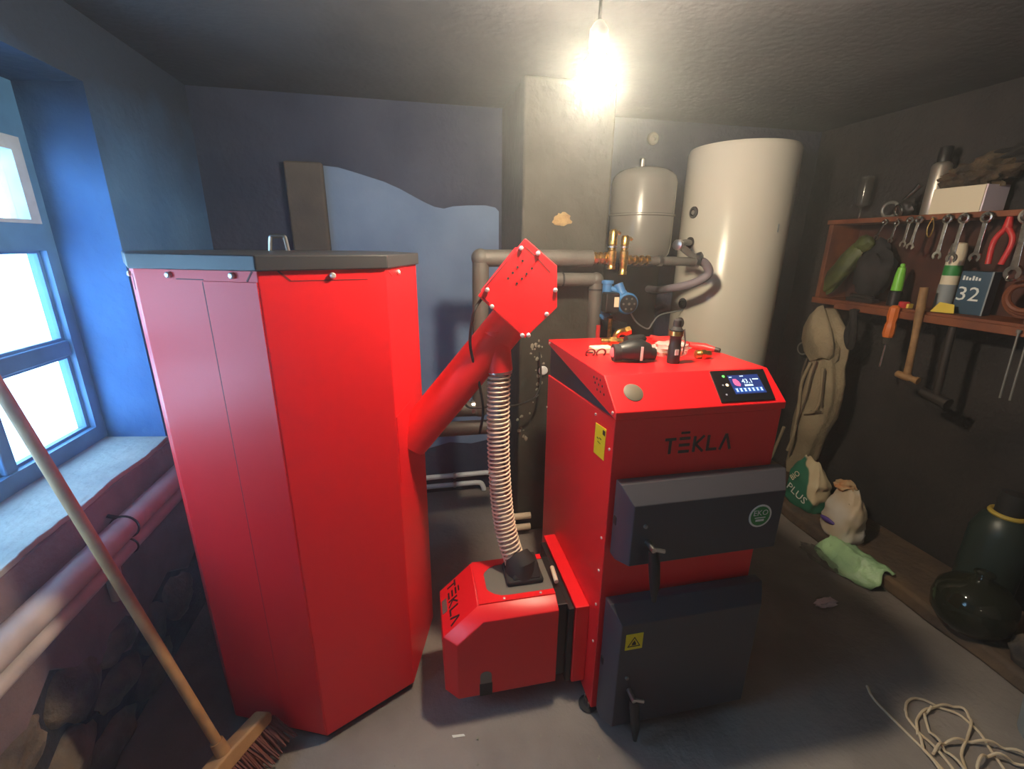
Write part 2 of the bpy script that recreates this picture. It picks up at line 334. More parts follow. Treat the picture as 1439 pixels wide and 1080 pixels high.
# chimney breast
ch = struct('wall_chimney', MB().box((0.49, 2.13, 0), (0.915, 2.651, CZ)), 'chim', bevel=0.015, seg=3)
mb = MB().blob((0.682, 2.128, 1.669), (0.040, 0.007, 0.026), 0.7, 2.2, 3, 2.0); mb.blob((0.655, 2.128, 1.655), (0.018, 0.006, 0.014), 0.6, 2.5, 2, 5)
struct('bare_spot', mb, 'chip', ch, smooth=60)
rs = random.Random(11)
for i in range(34):
    t = rs.random(); z = 1.12-t*0.55; x = 0.545+0.05*math.sin(t*5)+rs.uniform(-.035, .035); r = rs.uniform(.004, .011)
    struct('flake', MB().blob((x, 2.129, z), (r, .003, r*rs.uniform(.7, 1.6)), 0.5, 2.5, 1, i), 'salt', ch, smooth=60)
rs = random.Random(12)
for i in range(40):
    z = rs.uniform(0.86, 1.5); y = 1.90+rs.uniform(0, .35); r = rs.uniform(.002, .006)
    struct('flake', MB().blob((-1.0, y, z), (.003, r, r*1.3), 0.5, 2.5, 1, i), 'salt', wl, smooth=60)
struct('wall_plug', MB().lathe([(0.033, 0), (0.033, .012), (0.026, .018), (0.012, .018), (0.010, .01), (0.001, .01)], (1.369, 2.65, 2.142), 22, (0, -1, 0)), 'salt', wb)

# window: frame, mullions, top sashes, panes
wn = struct('window_1', MB().box((-1.285, 0.32, 0.812), (-1.225, 1.945, 0.868)).box((-1.285, 0.32, 1.975), (-1.225, 1.945, 2.03)).box((-1.285, 1.885, 0.868), (-1.225, 1.945, 1.975)).box((-1.285, 0.32, 0.868), (-1.225, 0.38, 1.975)).box((-1.29, 0.38, 1.515), (-1.22, 1.885, 1.60)), 'frame', loc=(-1.255, 1.13, 0.812))
cols = [(1.535, 1.885), (1.14, 1.49), (0.745, 1.095), (0.38, 0.70)]
for i in range(3):
    y0, y1 = cols[i+1][1], cols[i][0]
    struct('mullion', MB().box((-1.28, y0, 0.868), (-1.23, y1, 1.975)), 'frame', wn, bevel=0.005)
for (y0, y1) in cols:
    struct('glazing_bar', MB().box((-1.275, y0, 1.152), (-1.235, y1, 1.206)), 'frame', wn, bevel=0.004)
    for z0, z1 in ((0.868, 1.152), (1.206, 1.515)):
        struct('pane', MB().box((-1.262, y0, z0), (-1.258, y1, z1)), 'glass', wn, smooth=0)
        mb = MB()
        for lo, hi in (((-1.257, y0+.01, z0), (-1.246, y1-.014, z0+.01)), ((-1.257, y0+.01, z1-.01), (-1.246, y1-.014, z1)), ((-1.257, y1-.014, z0), (-1.246, y1, z1)), ((-1.257, y0, z0), (-1.246, y0+.01, z1))): mb.box(lo, hi)
        struct('putty_bead', mb, 'frame', wn)
    mb = MB(); w_ = 0.042
    for lo, hi in (((-1.27, y0+w_, 1.60), (-1.215, y1-w_, 1.60+.012)), ((-1.27, y0+w_, 1.86-w_), (-1.215, y1-w_, 1.86)), ((-1.27, y1-w_, 1.60), (-1.215, y1, 1.86)), ((-1.27, y0, 1.60), (-1.215, y0+w_, 1.86))): mb.box(lo, hi)
    struct('top_sash', mb, 'sash', wn)
    struct('pane', MB().box((-1.252, y0+w_, 1.612), (-1.248, y1-w_, 1.86-w_)), 'glass', wn, smooth=0)
    struct('top_rail', MB().box((-1.28, y0, 1.86), (-1.222, y1, 1.976)), 'frame', wn)

# ------------------------------------------------------------------ hanging bulb
t = thing('light_bulb', (BULB[0], BULB[1], BULB[2]-0.05), 'lit round bulb hanging from the smoke-stained ceiling on a short cord', 'bulb')
build('globe', MB().lathe([(0.002, -.048), (.02, -.044), (.036, -.032), (.046, -.012), (.046, .010), (.038, .028), (.024, .042), (.016, .052), (.014, .06)], BULB, 28), 'bulb', t)
build('holder', MB().lathe([(.018, .055), (.022, .06), (.022, .10), (.012, .115), (.004, .12)], BULB, 20), 'porc', t)
build('cord', MB().tube([(BULB[0], BULB[1], BULB[2]+.115), (BULB[0], BULB[1], CZ)], .004, 8), 'black', t)
build('ceiling_rose', MB().lathe([(.045, 0), (.045, -.012), (.02, -.03), (.005, -.032)], (BULB[0], BULB[1], CZ), 20), 'porc', t)

# ------------------------------------------------------------------ pellet hopper
HP = [(-0.352,1.146),(-0.078,1.281),(0.003,1.575),(-0.105,1.86),(-0.40,1.965),(-0.70,1.84),(-0.806,1.53),(-0.664,1.275)]
hop = thing('pellet_hopper', (-0.40, 1.55, 0), 'tall red eight-sided metal hopper under a grey lid', 'hopper')
def off(poly, d):
    c = Vector((sum(p[0] for p in poly)/len(poly), sum(p[1] for p in poly)/len(poly)))
    return [tuple(c+(Vector(p)-c)*(1+d/ (Vector(p)-c).length)) for p in poly]
build('body', MB().prism(HP, 'z', 0.03, 1.489), 'red', hop, bevel=0.003)
build('plinth', MB().prism(off(HP, -0.02), 'z', 0.0, 0.032), 'black', hop)
lid = build('lid', MB().prism(off(HP, 0.010), 'z', 1.487, 1.523), 'lid', hop, bevel=0.004)
mb = MB().tube(smoothpath([(-0.499, 1.80, 1.52), (-0.492, 1.80, 1.564), (-0.484, 1.80, 1.571), (-0.452, 1.80, 1.571), (-0.445, 1.80, 1.564), (-0.440, 1.80, 1.52)], 4), 0.0075, 8)
build('lid_handle', mb, 'steel', lid)
def facet(A, B):
    d = Vector((B[0]-A[0], B[1]-A[1], 0)); return frame3((A[0], A[1], 0), d, (0, 0, 1))     # x along, y up, z outwards
FL, FM, FRm = facet(HP[7], HP[0]), facet(HP[0], HP[1]), facet(HP[1], HP[2])
build('overlap_sheet', MB().box((0.192, 0.045, -0.002), (0.335, 1.462, 0.0025), FL), 'red', hop, bevel=0.0012)
mb = MB()
def seam(Mx, a, b, wd=0.0022):
    a, b = Vector((*a, 0)), Vector((*b, 0)); d = (b-a).normalized(); n = Vector((-d.y, d.x, 0))*wd/2
    mb.prism([(q.x, q.y) for q in (a-n, b-n, b+n, a+n)], 'z', -0.001, 0.0009, Mx)
seam(FL, (0.118, 1.465), (0.192, 1.465)); seam(FL, (0.308, 1.463), (0.325, 1.486), .004)
seam(FM, (0.043, 1.487), (0.068, 1.463), .004); seam(FM, (0.068, 1.463), (0.255, 1.461)); seam(FL, (0.1925, 0.05), (0.1895, 1.46), .003)
seam(FRm, (0.02, 1.48), (0.05, 1.465)); seam(facet(HP[6], HP[7]), (0.2, 1.47), (0.2, 1.43), .008)
build('sheet_seams', mb, 'seam', hop, smooth=0, props={'kind': 'stuff'})
for Mx, x, z in ((FL, .101, 1.474), (FL, .273, 1.476), (FM, .166, 1.473), (FRm, .1, 1.472), (facet(HP[6], HP[7]), .1, 1.465)):
    build('screw', MB().lathe([(.0075, 0), (.0075, .006), (.005, .009), (.001, .0095)], Mx @ Vector((x, z, 0)), 14, Mx.to_3x3() @ Vector((0, 0, 1))), 'screw', hop)
build('collar_plate', MB().box((.005, .84, -.001), (.16, 1.06, .0025), FRm), 'red', hop, bevel=.001)

# ------------------------------------------------------------------ feed auger with its motor housing
aug = thing('feed_auger', (0.02, 1.37, 0.93), 'sloping red feed tube rising from the hopper to a boxy red motor housing', 'auger')
a0, a1 = Vector((-0.046, 1.43, 0.915)), Vector((0.316, 1.425, 1.343))
build('auger_tube', MB().tube([a0, a1], 0.064, 28), 'red_dull', aug)
build('outlet_spout', MB().tube([(0.242, 1.41, 1.29), (0.2535, 1.40, 1.158)], 0.045, 24), 'red_dull', aug)
PS = lambda x, z: (x*1.064, 1.55+(z-1.55)*1.064)
PV = [PS(*p) for p in [(.299,1.569),(.392,1.496),(.397,1.38),(.303,1.292),(.167,1.415)]]
hs = build('motor_housing', MB().prism([((x-.32)*.82+.32, (z-1.42)*.84+1.42) for x, z in PV], 'y', 1.342, 1.475), 'red', aug, bevel=0.004)
build('cover_plate', MB().prism(PV, 'y', 1.33, 1.344), 'red', hs, bevel=0.003)
fx = frame3((0, 1.25, 0), (1, 0, 0), (0, 0, 1))
mb = MB()
for x, z in ((.291,1.510),(.318,1.490),(.277,1.493),(.264,1.478),(.303,1.475),(.251,1.463),(.290,1.462),(.276,1.449)): mb.lathe([(.0037, 0), (.0037, .0012)], (PS(x,z)[0], 1.3295, PS(x,z)[1]), 8, (0, -1, 0))
build('vent_holes', mb, 'print', hs, props={'kind': 'stuff'})
mb = MB()
def strip(x0, z0, x1, z1, wd):
    a, b = Vector(PS(x0, z0)), Vector(PS(x1, z1)); d = (b-a).normalized(); n = Vector((-d.y, d.x))*wd/2
    mb.prism([tuple(q) for q in (a-n, b-n, b+n, a+n)], 'y', 1.3292, 1.3305)
strip(.297, 1.548, .325, 1.524, .004); strip(.335, 1.515, .372, 1.478, .004); strip(.185, 1.437, .25, 1.51, .0022); strip(.178, 1.413, .198, 1.395, .002)
build('fold_lines', mb, 'seam', hs, props={'kind': 'stuff'})
for x, z in ((.286,1.543),(.334,1.53),(.388,1.43),(.365,1.362),(.312,1.302),(.294,1.302),(.205,1.386),(.192,1.432)):
    build('screw', MB().lathe([(.0068, 0), (.0068, .005), (.004, .008), (.001, .0085)], (PS(x,z)[0], 1.33, PS(x,z)[1]), 12, (0, -1, 0)), 'screw', hs)
cp = smoothpath([(.195, 1.36, 1.40), (.165, 1.33, 1.36), (.155, 1.36, 1.27), (.165, 1.37, 1.20), (.185, 1.38, 1.12), (.20, 1.40, 1.02), (.19, 1.42, .93)], 8)
tag(build('power_cable', MB().tube(cp, .0045, 8), 'rubber'), 'black cable drooping down behind the sloping red feed tube', 'cable')
cp = smoothpath([(.235, 1.95, 1.0), (.20, 1.95, .93), (.19, 1.95, .87), (.22, 1.95, .83), (.32, 1.95, .83), (.45, 1.98, .82), (.54, 2.0, .85), (.575, 2.03, .92), (.58, 2.08, 1.05)], 8)
tag(build('power_cable', MB().tube(cp, .005, 8), 'rubber'), 'thin black cable looping across the chimney foot behind the hose', 'cable')

# clear spiral hose
hp = smoothpath([(.2545,1.40,1.177),(.251,1.395,1.066),(.249,1.39,.963),(.250,1.382,.853),(.254,1.373,.752),(.260,1.365,.67),(.269,1.355,.595),(.282,1.338,.53),(.302,1.325,.462)], 10)
hose = thing('spiral_hose', (0.302, 1.325, 0.46), 'clear ribbed spiral hose hanging between red spout and burner', 'hose')
build('clear_wall', MB().tube(hp, .0345, 22, False), 'hose', hose)
L = [0]
for a, b in zip(hp, hp[1:]): L.append(L[-1]+(b-a).length)
turns = 47; hx = []; tot = turns*14
for i in range(tot+1):
    s_ = L[-1]*i/tot; j = max(q for q in range(len(L)) if L[q] <= s_+1e-9); j = min(j, len(hp)-2)
    f_ = (s_-L[j])/(L[j+1]-L[j]); p = hp[j].lerp(hp[j+1], f_); tn = (hp[j+1]-hp[j]).normalized()
    e1 = Vector((0, 1, 0)); e1 = (e1-tn*e1.dot(tn)).normalized(); e2 = tn.cross(e1); an = 2*math.pi*i/14
    hx.append(p+(e1*math.cos(an)+e2*math.sin(an))*.0365)
build('spiral_rib', MB().tube(hx, .0033, 6), 'coil', hose, smooth=70)
build('hose_clamp', MB().tube([(.2545,1.40,1.165),(.254,1.40,1.152)], .0425, 24), 'steel', hose)

# ------------------------------------------------------------------ pellet burner on the boiler's side
bur = thing('pellet_burner', (0.23, 1.26, 0.09), 'low red pellet burner box with sloping corners bolted to the boiler', 'burner')
O = [(.41,.095),(.41,.43),(.145,.43),(.03,.325),(.03,.10)]
I = [(.41,.095),(.41,.402),(.157,.402),(.072,.322),(.072,.095)]
vs = [(x, 1.175, z) for x, z in O]+[(x, 1.135, z) for x, z in I]+[(x, 1.385, z) for x, z in O]
fs = [(5,6,7,8,9)]+[(i, (i+1) % 5, 5+(i+1) % 5, 5+i) for i in range(5)]+[(10,11,12,13,14)]+[(i, (i+1) % 5, 10+(i+1) % 5, 10+i) for i in range(5)]
build('housing', MB().poly(vs, fs), 'red', bur, bevel=.003)
nt_ = [(.15+.0, 1.178), (.41, 1.178), (.41, 1.20), (.27, 1.20)]
arc = [(.245+.07*math.cos(a), 1.278+.07*math.sin(a)*1.1) for a in [math.radians(d) for d in range(-85, -275, -19)]]
build('top_cover', MB().prism([(.15,1.178),(.409,1.178),(.409,1.201),(.27,1.201)]+arc+[(.27,1.358),(.409,1.358),(.409,1.384),(.15,1.384)], 'z', .429, .434), 'red', bur)
build('inlet_plate', MB().prism([(.185,1.20),(.41,1.20),(.41,1.36),(.185,1.36)], 'z', .4285, .4315), 'graymetal', bur)
boot = build('inlet_boot', MB().prism([(.255,1.235),(.385,1.235),(.385,1.345),(.255,1.345)], 'z', .43, .452), 'rubber', bur, bevel=.008)
build('boot_neck', MB().tube([(.318,1.295,.44),(.316,1.30,.475),(.306,1.32,.492)], [.060,.056,.044], 22), 'rubber', boot)
build('boot_wedge', MB().poly([(.275,1.238,.45),(.375,1.238,.45),(.375,1.34,.45),(.275,1.34,.45),(.30,1.27,.50),(.372,1.27,.492),(.372,1.33,.492),(.30,1.33,.50)], [(0,3,2,1),(4,5,6,7),(0,1,5,4),(1,2,6,5),(2,3,7,6),(3,0,4,7)]), 'rubber', boot, bevel=.006)
build('gasket', MB().box((.41,1.155,.10), (.447,1.40,.405)), 'black', bur, bevel=.004)
build('hinge_pin', MB().tube([(.430,1.235,.428),(.436,1.31,.428)], .008, 10), 'coil', bur)
build('back_plate', MB().box((.446,1.14,.08), (.466,1.50,.395)), 'black', bur, bevel=.003)
build('flange', MB().box((.468,1.135,.075), (.5175,1.535,.402)), 'red', bur, bevel=.004)
build('cable_notch', MB().box((.143,1.1335,.093), (.186,1.136,.146)), 'print', bur)
build('cable_arch', MB().prism([(.145,.146),(.184,.146),(.184,.178)]+[(.1645+.0195*math.cos(a), .178+.018*math.sin(a)) for a in [math.radians(d) for d in range(20, 180, 20)]]+[(.145,.178)], 'y', 1.1335, 1.136), 'graymetal', bur)
for x, y in ((.235,1.187),(.36,1.188)): build('screw', MB().lathe([(.0045,0),(.0045,.003),(.001,.004)], (x, y, .434), 10), 'screw', bur)
sd = Vector((-.115, 0, -.105)).normalized()                                         # down the sloping end
ls = Vector((.145, 0, .43))+sd*.118
build('logo', logo_mb(frame3((ls.x, 1.375, ls.z+.0004), (0, -1, 0), -sd), .185, .040), 'print', bur)
ls2 = Vector((.145, 0, .43))+sd*.149
build('type_plate', MB().box((0, 0, 0), (.06, .022, .001), frame3((ls2.x, 1.325, ls2.z), (0, -1, 0), -sd)), 'graymetal', bur)

# ------------------------------------------------------------------ boiler
bo = thing('boiler', (0.785, 1.39, 0), 'red boiler cabinet with two dark doors and a display', 'boiler')
X0, X1 = .518, 1.052
build('cabinet', MB().prism([(1.067,.03),(1.72,.03),(1.72,1.04),(1.067,1.094)], 'x', X0, X1), 'red', bo, bevel=.003)
build('wedge_panel', MB().prism([(1.075,1.092),(1.715,1.039),(1.715,1.168)], 'x', X0+.006, X1-.006), 'dark', bo)
lidb = build('top_cover', MB().prism([(1.06,1.096),(1.06,1.118),(1.157,1.197),(1.725,1.188),(1.725,1.168)], 'x', X0-.003, X1+.004), 'red', bo, bevel=.003)
SLO = frame3((0, 1.06, 1.118), (1, 0, 0), (0, .097, .079))                           # x across, y up the slope
mb = MB()
for y, z in ((1.228,1.172),(1.204,1.174),(1.179,1.177),(1.216,1.158),(1.189,1.160),(1.162,1.163),(1.198,1.142),(1.172,1.143),(1.146,1.143)): mb.lathe([(.0042, 0), (.0042, .001)], (X0-.0027, y, z), 8, (-1, 0, 0))
build('vent_holes', mb, 'print', lidb, props={'kind': 'stuff'})
build('blank_plug', MB().lathe([(.029, 0), (.029, .0015), (.027, .003), (.001, .003)], SLO @ Vector((.586, .062, 0)), 28, SLO.to_3x3() @ Vector((0, 0, 1))), 'disc', lidb)
for y, z in ((1.20,1.062),(1.086,.998),(1.09,.70),(1.09,.58),(1.09,.45),(1.09,.30),(1.715,.9)):
    build('screw', MB().lathe([(.0045,0),(.0045,.003),(.001,.004)], (X0, y, z), 10, (-1, 0, 0)), 'screw', bo)
for y, z in ((1.078,1.112),(1.70,1.178)): build('screw', MB().lathe([(.005,0),(.005,.003),(.001,.004)], (X0-.003, y, z), 10, (-1, 0, 0)), 'screw', lidb)
# display
dp = build('control_panel', MB().prism([(.851,.120),(1.036,.119),(1.021,.009),(.843,.010)], 'z', -.001, .004, SLO), 'blackgloss', bo, bevel=.0015)
build('screen', MB().box((.900,.034,.004), (1.004,.100,.0046), SLO), 'scr_blue', dp)
mb = MB()
for i in range(7): mb.box((.9045+i*.0137,.039,.0046), (.9155+i*.0137,.055,.0050), SLO)
build('icon_tiles', mb, 'scr_bar', dp, smooth=0, props={'kind': 'stuff'})
mb = MB()
for i in range(7): mb.prism([(.907+i*.0137,.042),(.913+i*.0137,.042),(.9115+i*.0137,.0475),(.914+i*.0137,.052),(.906+i*.0137,.052),(.9085+i*.0137,.0475)], 'z', .005, .0054, SLO)
build('icons', mb, 'scr_white', dp, smooth=0, props={'kind': 'stuff'})
build('flame_icon', MB().prism([(.911,.066),(.917,.062),(.927,.060),(.931,.066),(.929,.077),(.922,.086),(.912,.086),(.9095,.076)], 'z', .0046, .0052, SLO), 'scr_pink', dp, smooth=0)
build('readout', text_mb('43,1', .022, SLO @ Matrix.Translation((.9575, .0765, .005)), .0003), 'scr_white', dp, smooth=0)
mb = MB(); mb.box((.943,.0595,.0046),(.971,.0655,.0051),SLO); mb.box((.978,.081,.0046),(.998,.085,.0051),SLO); mb.box((.940,.094,.0046),(.952,.097,.0051),SLO); mb.box((.903,.092,.0046),(.912,.0945,.0051),SLO)
build('status_text', mb, 'scr_white', dp, smooth=0, props={'kind': 'stuff'})
nz = SLO.to_3x3() @ Vector((0, 0, 1))
for x, y, m_, r in ((.887,.098,'led_green',.0045),(.886,.067,'led_warm',.005),(.872,.067,'led_dim',.003),(.869,.034,'led_dim',.0032)):
    build('indicator_light', MB().lathe([(r, 0), (r*.8, .0012), (.0005, .002)], SLO @ Vector((x, y, .004)), 12, nz), m_, dp)
build('logo', logo_mb(frame3((.678, 1.0668, .977), (1, 0, 0), (0, 0, 1)), .216, .050), 'logo', bo)
lb = build('warning_label', MB().prism([(1.119,.945),(1.197,.937),(1.195,1.037),(1.117,1.046)], 'x', X0-.0012, X0), 'yellow', bo, smooth=0)
FS = frame3((X0-.0012, 0, 0), (0, -1, 0), (0, 0, 1))
mb = MB(); mb.prism([(-1.138,1.022),(-1.122,1.022),(-1.122,1.037),(-1.138,1.037)], 'z', 0, .0005, FS); mb.box((-1.178,.995,0),(-1.166,.998,.0005),FS); mb.box((-1.160,1.0,0),(-1.145,1.003,.0005),FS); mb.box((-1.172,.985,0),(-1.15,.987,.0005),FS)
build('label_print', mb, 'print', lb, smooth=0, props={'kind': 'stuff'})
def door(z0, z1, name, ch):
    yb, ym, yf = 1.056, 1.022, .978; xa, xb = .531, 1.066
    vs = [(xa,yb,z0),(xb,yb,z0),(xb,yb,z1),(xa,yb,z1),(xa,ym,z0),(xb,ym,z0),(xb,ym,z1),(xa,ym,z1),(xa+.024,yf,z0+.006),(xb-.03,yf,z0+.006),(xb-.03,yf,z1-ch),(xa+.024,yf,z1-ch)]
    fs = [(0,1,2,3)]+[(i, (i+1) % 4, 4+(i+1) % 4, 4+i) for i in range(4)]+[(4+i, 4+(i+1) % 4, 8+(i+1) % 4, 8+i) for i in range(4)]+[(8,9,10,11)]
    d = build(name, MB().poly(vs, fs), 'dark', bo, bevel=.003)
    build('door_gap', MB().box((xa+.02, 1.054, z0+.02), (xb-.03, 1.068, z1-.02)), 'rubber', d)
    return d
ud = door(.672, .918, 'upper_door', .045); ld = door(.045, .508, 'lower_door', .045)
def handle(d, x, z, droop):
    h = build('door_handle', MB().tube([(x+.004,.948,z+.004),(x+.008,.944,z-.03),(x+.016,.942,z-.10),(x+.022,.943,z-droop)], [.013,.016,.015,.007], 14), 'black', d)
    build('hub_bolt', MB().tube([(x,.98,z+.012),(x,.938,z+.012)], .008, 12).tube([(x,.945,z+.012),(x+.032,.938,z+.006)], .006, 10), 'steel', d)
    build('lock_pin', MB().lathe([(.006,0),(.006,.006),(.001,.007)], (x-.012,.978,z+.066), 12, (0,-1,0)), 'graymetal', d)
handle(ud, .604, .742, .165); handle(ld, .600, .190, .165)
for z in (.795, .275):
    build('side_notch', MB().box((.5285,1.03,z-.012), (.535,1.045,z+.012)), 'print', ud if z > .5 else ld)
ey = frame3((.963,.978,.795), (1,0,0), (0,0,1))
st_ = build('round_sticker', MB().lathe([(.038,0),(.038,.0008)], (.963,.978,.795), 32, (0,-1,0)), 'paper', ud)
build('sticker_field', MB().lathe([(.032,0),(.032,.0012)], (.963,.978,.795), 32, (0,-1,0)), 'green', ud)
mb = text_mb('EKO', .026, ey @ Matrix.Translation((0, .010, .0014)), .0003); mb.box((-.018,-.007,.0012),(.018,-.004,.0018),ey); mb.box((-.014,-.018,.0012),(.014,-.011,.0018),ey)
build('sticker_text', mb, 'paper', ud, smooth=0)
yl = build('flame_sign', MB().box((.571,.9770,.368), (.628,.9785,.428)), 'yellow', ld, smooth=0)
mb = MB()
ty = frame3((.5995,.977,.398), (1,0,0), (0,0,1))
tri = [(-.022,-.019),(.022,-.019),(0,.019)]; tin = [(x*.78, y*.78-.001) for x, y in tri]
for i in range(3):
    j = (i+1) % 3; mb.prism([tri[i], tri[j], tin[j], tin[i]], 'z', 0, .0006, ty)
mb.prism([(-.007,-.013),(.007,-.013),(.006,-.005),(.003,0),(.002,.006),(-.002,0),(-.006,-.005)], 'z', 0, .0006, ty)
build('sign_print', mb, 'print', ld, smooth=0)
for x, y in ((.545,1.10),(1.02,1.10),(.545,1.66),(1.02,1.66)):
    f_ = build('foot', MB().lathe([(.03,0),(.034,.008),(.02,.016),(.014,.032)], (x-.022 if x < .6 else x, y, 0), 16), 'rubber', bo)
    build('foot_bracket', MB().box((x-.03, y-.02, .014), (x+.02, y+.02, .032)), 'steel', f_)

# ------------------------------------------------------------------ things lying on the boiler
TZ = lambda y: 1.197-.009*(y-1.157)/.568
z = TZ(1.31)
t = thing('headlamp', (.68,1.31,z), 'chunky black headlamp with a pink lens lying on the boiler top', 'lamp')
build('body', MB().tube([(.635,1.315,z+.032),(.665,1.31,z+.036),(.70,1.308,z+.036),(.728,1.305,z+.03)], [.028,.034,.036,.028], 16), 'black', t)
build('front_ring', MB().tube([(.612,1.318,z+.029),(.638,1.315,z+.030)], .0275, 18), 'rubber', t)
build('lens', MB().lathe([(.017,0),(.014,.004),(.001,.006)], (.613,1.317,z+.03), 16, (-1,-.35,0.1)), 'pink', t)
build('top_knob', MB().tube([(.66,1.33,z+.06),(.71,1.33,z+.062),(.725,1.33,z+.075)], [.02,.022,.01], 12), 'black', t)
build('rear_cap', MB().tube([(.726,1.305,z+.025),(.75,1.302,z+.023)], [.022,.02], 16), 'black', t)
build('red_lens', MB().lathe([(.010,0),(.001,.004)], (.750,1.30,z+.023), 12, (.5,-1,0)), 'redplastic', t)
build('white_tag', MB().box((.686,1.2715,z+.01), (.694,1.2735,z+.055)), 'paper', t)
zg = TZ(1.42)
t = thing('spectacles', (.585,1.41,zg), 'small dark red reading glasses folded on the boiler top', 'glasses')
mb = MB().torus((.57,1.405,zg+.010), .016, .003, (0,1,.4), 18, 6).torus((.608,1.403,zg+.010), .016, .003, (0,1,.4), 18, 6); mb.tube([(.586,1.404,zg+.012),(.592,1.404,zg+.012)], .002, 6)
build('rim', mb, 'seam', t)
build('temple', MB().tube([(.556,1.41,zg+.012),(.575,1.43,zg+.005),(.66,1.44,zg+.005)], .0025, 6), 'black', t)
tag(build('note_card', MB().box((.59,1.425,zg-.001), (.665,1.475,zg+.022), None), 'boxw', bevel=.004), 'small cream carton beside the black headlamp on the boiler', 'box')
zb = TZ(1.55)
def fitting(name, p0, p1, r, label, cat, grp=None):
    p0, p1 = Vector(p0), Vector(p1); d = p1-p0; Lf = d.length; ax = d.normalized()
    t = thing(name, p0.lerp(p1, .5)-Vector((0, 0, r*.98)), label, cat, grp)
    build('fitting_body', MB().lathe([(r*.7,0),(r*.75,Lf*.3),(r*.75,Lf*.7),(r*.7,Lf)], p0, 16, ax), 'brass', t)
    build('hex_nut', MB().lathe([(r,Lf*.36),(r,Lf*.62)], p0, 6, ax), 'brass', t, smooth=0)
    mb = MB()
    for i in range(4): mb.torus(p0+ax*(Lf*(.06+.07*i)), r*.74, r*.07, ax, 16, 5)
    build('thread', mb, 'brass', t)
fitting('brass_fitting', (.665,1.545,zb+.02), (.755,1.53,zb+.02), .02, 'threaded brass fitting lying behind the black headlamp', 'fitting')
fitting('brass_fitting', (.905,1.31,zb+.018), (.955,1.30,zb+.018), .018, 'short brass fitting at the end of the clear plastic bag', 'fitting')
t = thing('brass_elbow', (.77,1.60,TZ(1.6)), 'small brass elbow valve standing at the back of the boiler top', 'fitting')
zz = TZ(1.6)
build('elbow', MB().tube(smoothpath([(.75,1.60,zz+.0),(.75,1.60,zz+.03),(.765,1.60,zz+.045),(.79,1.60,zz+.045)], 5), .013, 12), 'brass', t)
build('cap', MB().lathe([(.018,0),(.018,.02)], (.787,1.60,zz+.045), 6, (1,0,.3)), 'brass', t, smooth=0)
# standing torch
zf = TZ(1.27)
t = thing('torch', (.797,1.265,zf), 'slim black torch standing upright on the boiler top', 'torch')
build('barrel', MB().lathe([(.019,0),(.020,.004),(.0195,.055),(.018,.058),(.018,.085),(.020,.088),(.021,.108)], (.797,1.265,zf), 20), 'black', t)
build('green_band', MB().lathe([(.0215,.090),(.0215,.104)], (.797,1.265,zf), 20), 'brass', t)
build('tail', MB().lathe([(.019,.108),(.015,.114),(.012,.118),(.013,.125),(.012,.138),(.006,.143)], (.797,1.265,zf), 18), 'rubber', t)
build('clip', MB().tube([(.817,1.255,zf+.11),(.824,1.252,zf+.07),(.821,1.253,zf+.03)], .0025, 6), 'steel', t)
build('label_print', MB().box((.788,1.2435,zf+.03), (.800,1.246,zf+.048)), 'paper', t)
# clear bag of fittings
zb = TZ(1.36)
tag(build('clear_bag', MB().blob((.845,1.375,zb+.022), (.075,.045,.026), .5, 2.6, 3, 4.0), 'bagclear', smooth=60), 'crumpled clear plastic bag with small fittings on the boiler top', 'bag')
for i, (x, y) in enumerate(((.80,1.39),(.835,1.37),(.875,1.365))):
    tag(build('pipe_nut', MB().lathe([(.014,0),(.014,.016),(.009,.016),(.009,0)], (x,y,zb+.004), 6, (0,.3,1)), 'brass', smooth=0), 'small brass nut seen through the clear plastic bag', 'nut', 'brass nuts in the clear bag')
# red pliers
zp = TZ(1.5)
t = thing('pliers', (.985,1.49,zp), 'red-handled pliers lying along the boiler top edge beside the tank', 'pliers')
for dx, dy in ((0, 0), (-.02, -.045)):
    build('grip', MB().tube(smoothpath([(.915+dx*.5,1.63+dy,zp+.013),(.95+dx,1.56+dy*1.2,zp+.014),(.985+dx*.5,1.475+dy*.4,zp+.013)], 5), [.009]*4+[.0125]*3+[.011]*4, 12), 'redplastic', t)
build('jaw', MB().tube([(.985,1.47,zp+.012),(1.015,1.42,zp+.013),(1.036,1.385,zp+.012)], [.012,.016,.008], 10), 'redplastic', t)
build('jaw_tip', MB().tube([(1.032,1.392,zp+.012),(1.044,1.372,zp+.012)], [.009,.007], 10), 'darkiron', t)

# ------------------------------------------------------------------ pipes, pump, vessel, tank at the back
PY = 2.03
def ins_pipe(name, pts, r, label, m='insul', bend=None, cat='pipe', parts=()):
    t = thing(name, pts[0], label, cat)
    for i, (a, b) in enumerate(zip(pts, pts[1:])):
        build('pipe_run', MB().tube([a, b], r, 20), m, t)
    for p in pts[1:-1]:
        build('elbow', MB().blob(p, (r*1.12, r*1.12, r*1.12), 0, 1, 3), m, t, smooth=80)
    return t
t = ins_pipe('insulated_pipe', [(.80,PY,1.498),(.284,PY,1.495),(.275,PY,.795),(-.15,PY,.805)], .037, 'grey foam-wrapped pipe turning down behind the red motor housing')
for p, ax in (((.24,PY,.805),(1,0,0)),((.06,PY,.805),(1,0,0))): build('clamp', MB().lathe([(.041,-.008),(.041,.008)], p, 22, ax), 'steel', t)
ins_pipe('insulated_pipe', [(.42,PY-.01,.70),(-.15,PY-.01,.705)], .036, 'lower grey foam-wrapped pipe running level behind the sloping feed tube')
t = ins_pipe('insulated_pipe', [(.50,PY+.01,1.405),(.832,PY+.01,1.40),(.842,PY+.01,.62)], .031, 'grey foam-wrapped pipe bending down in front of the chimney')
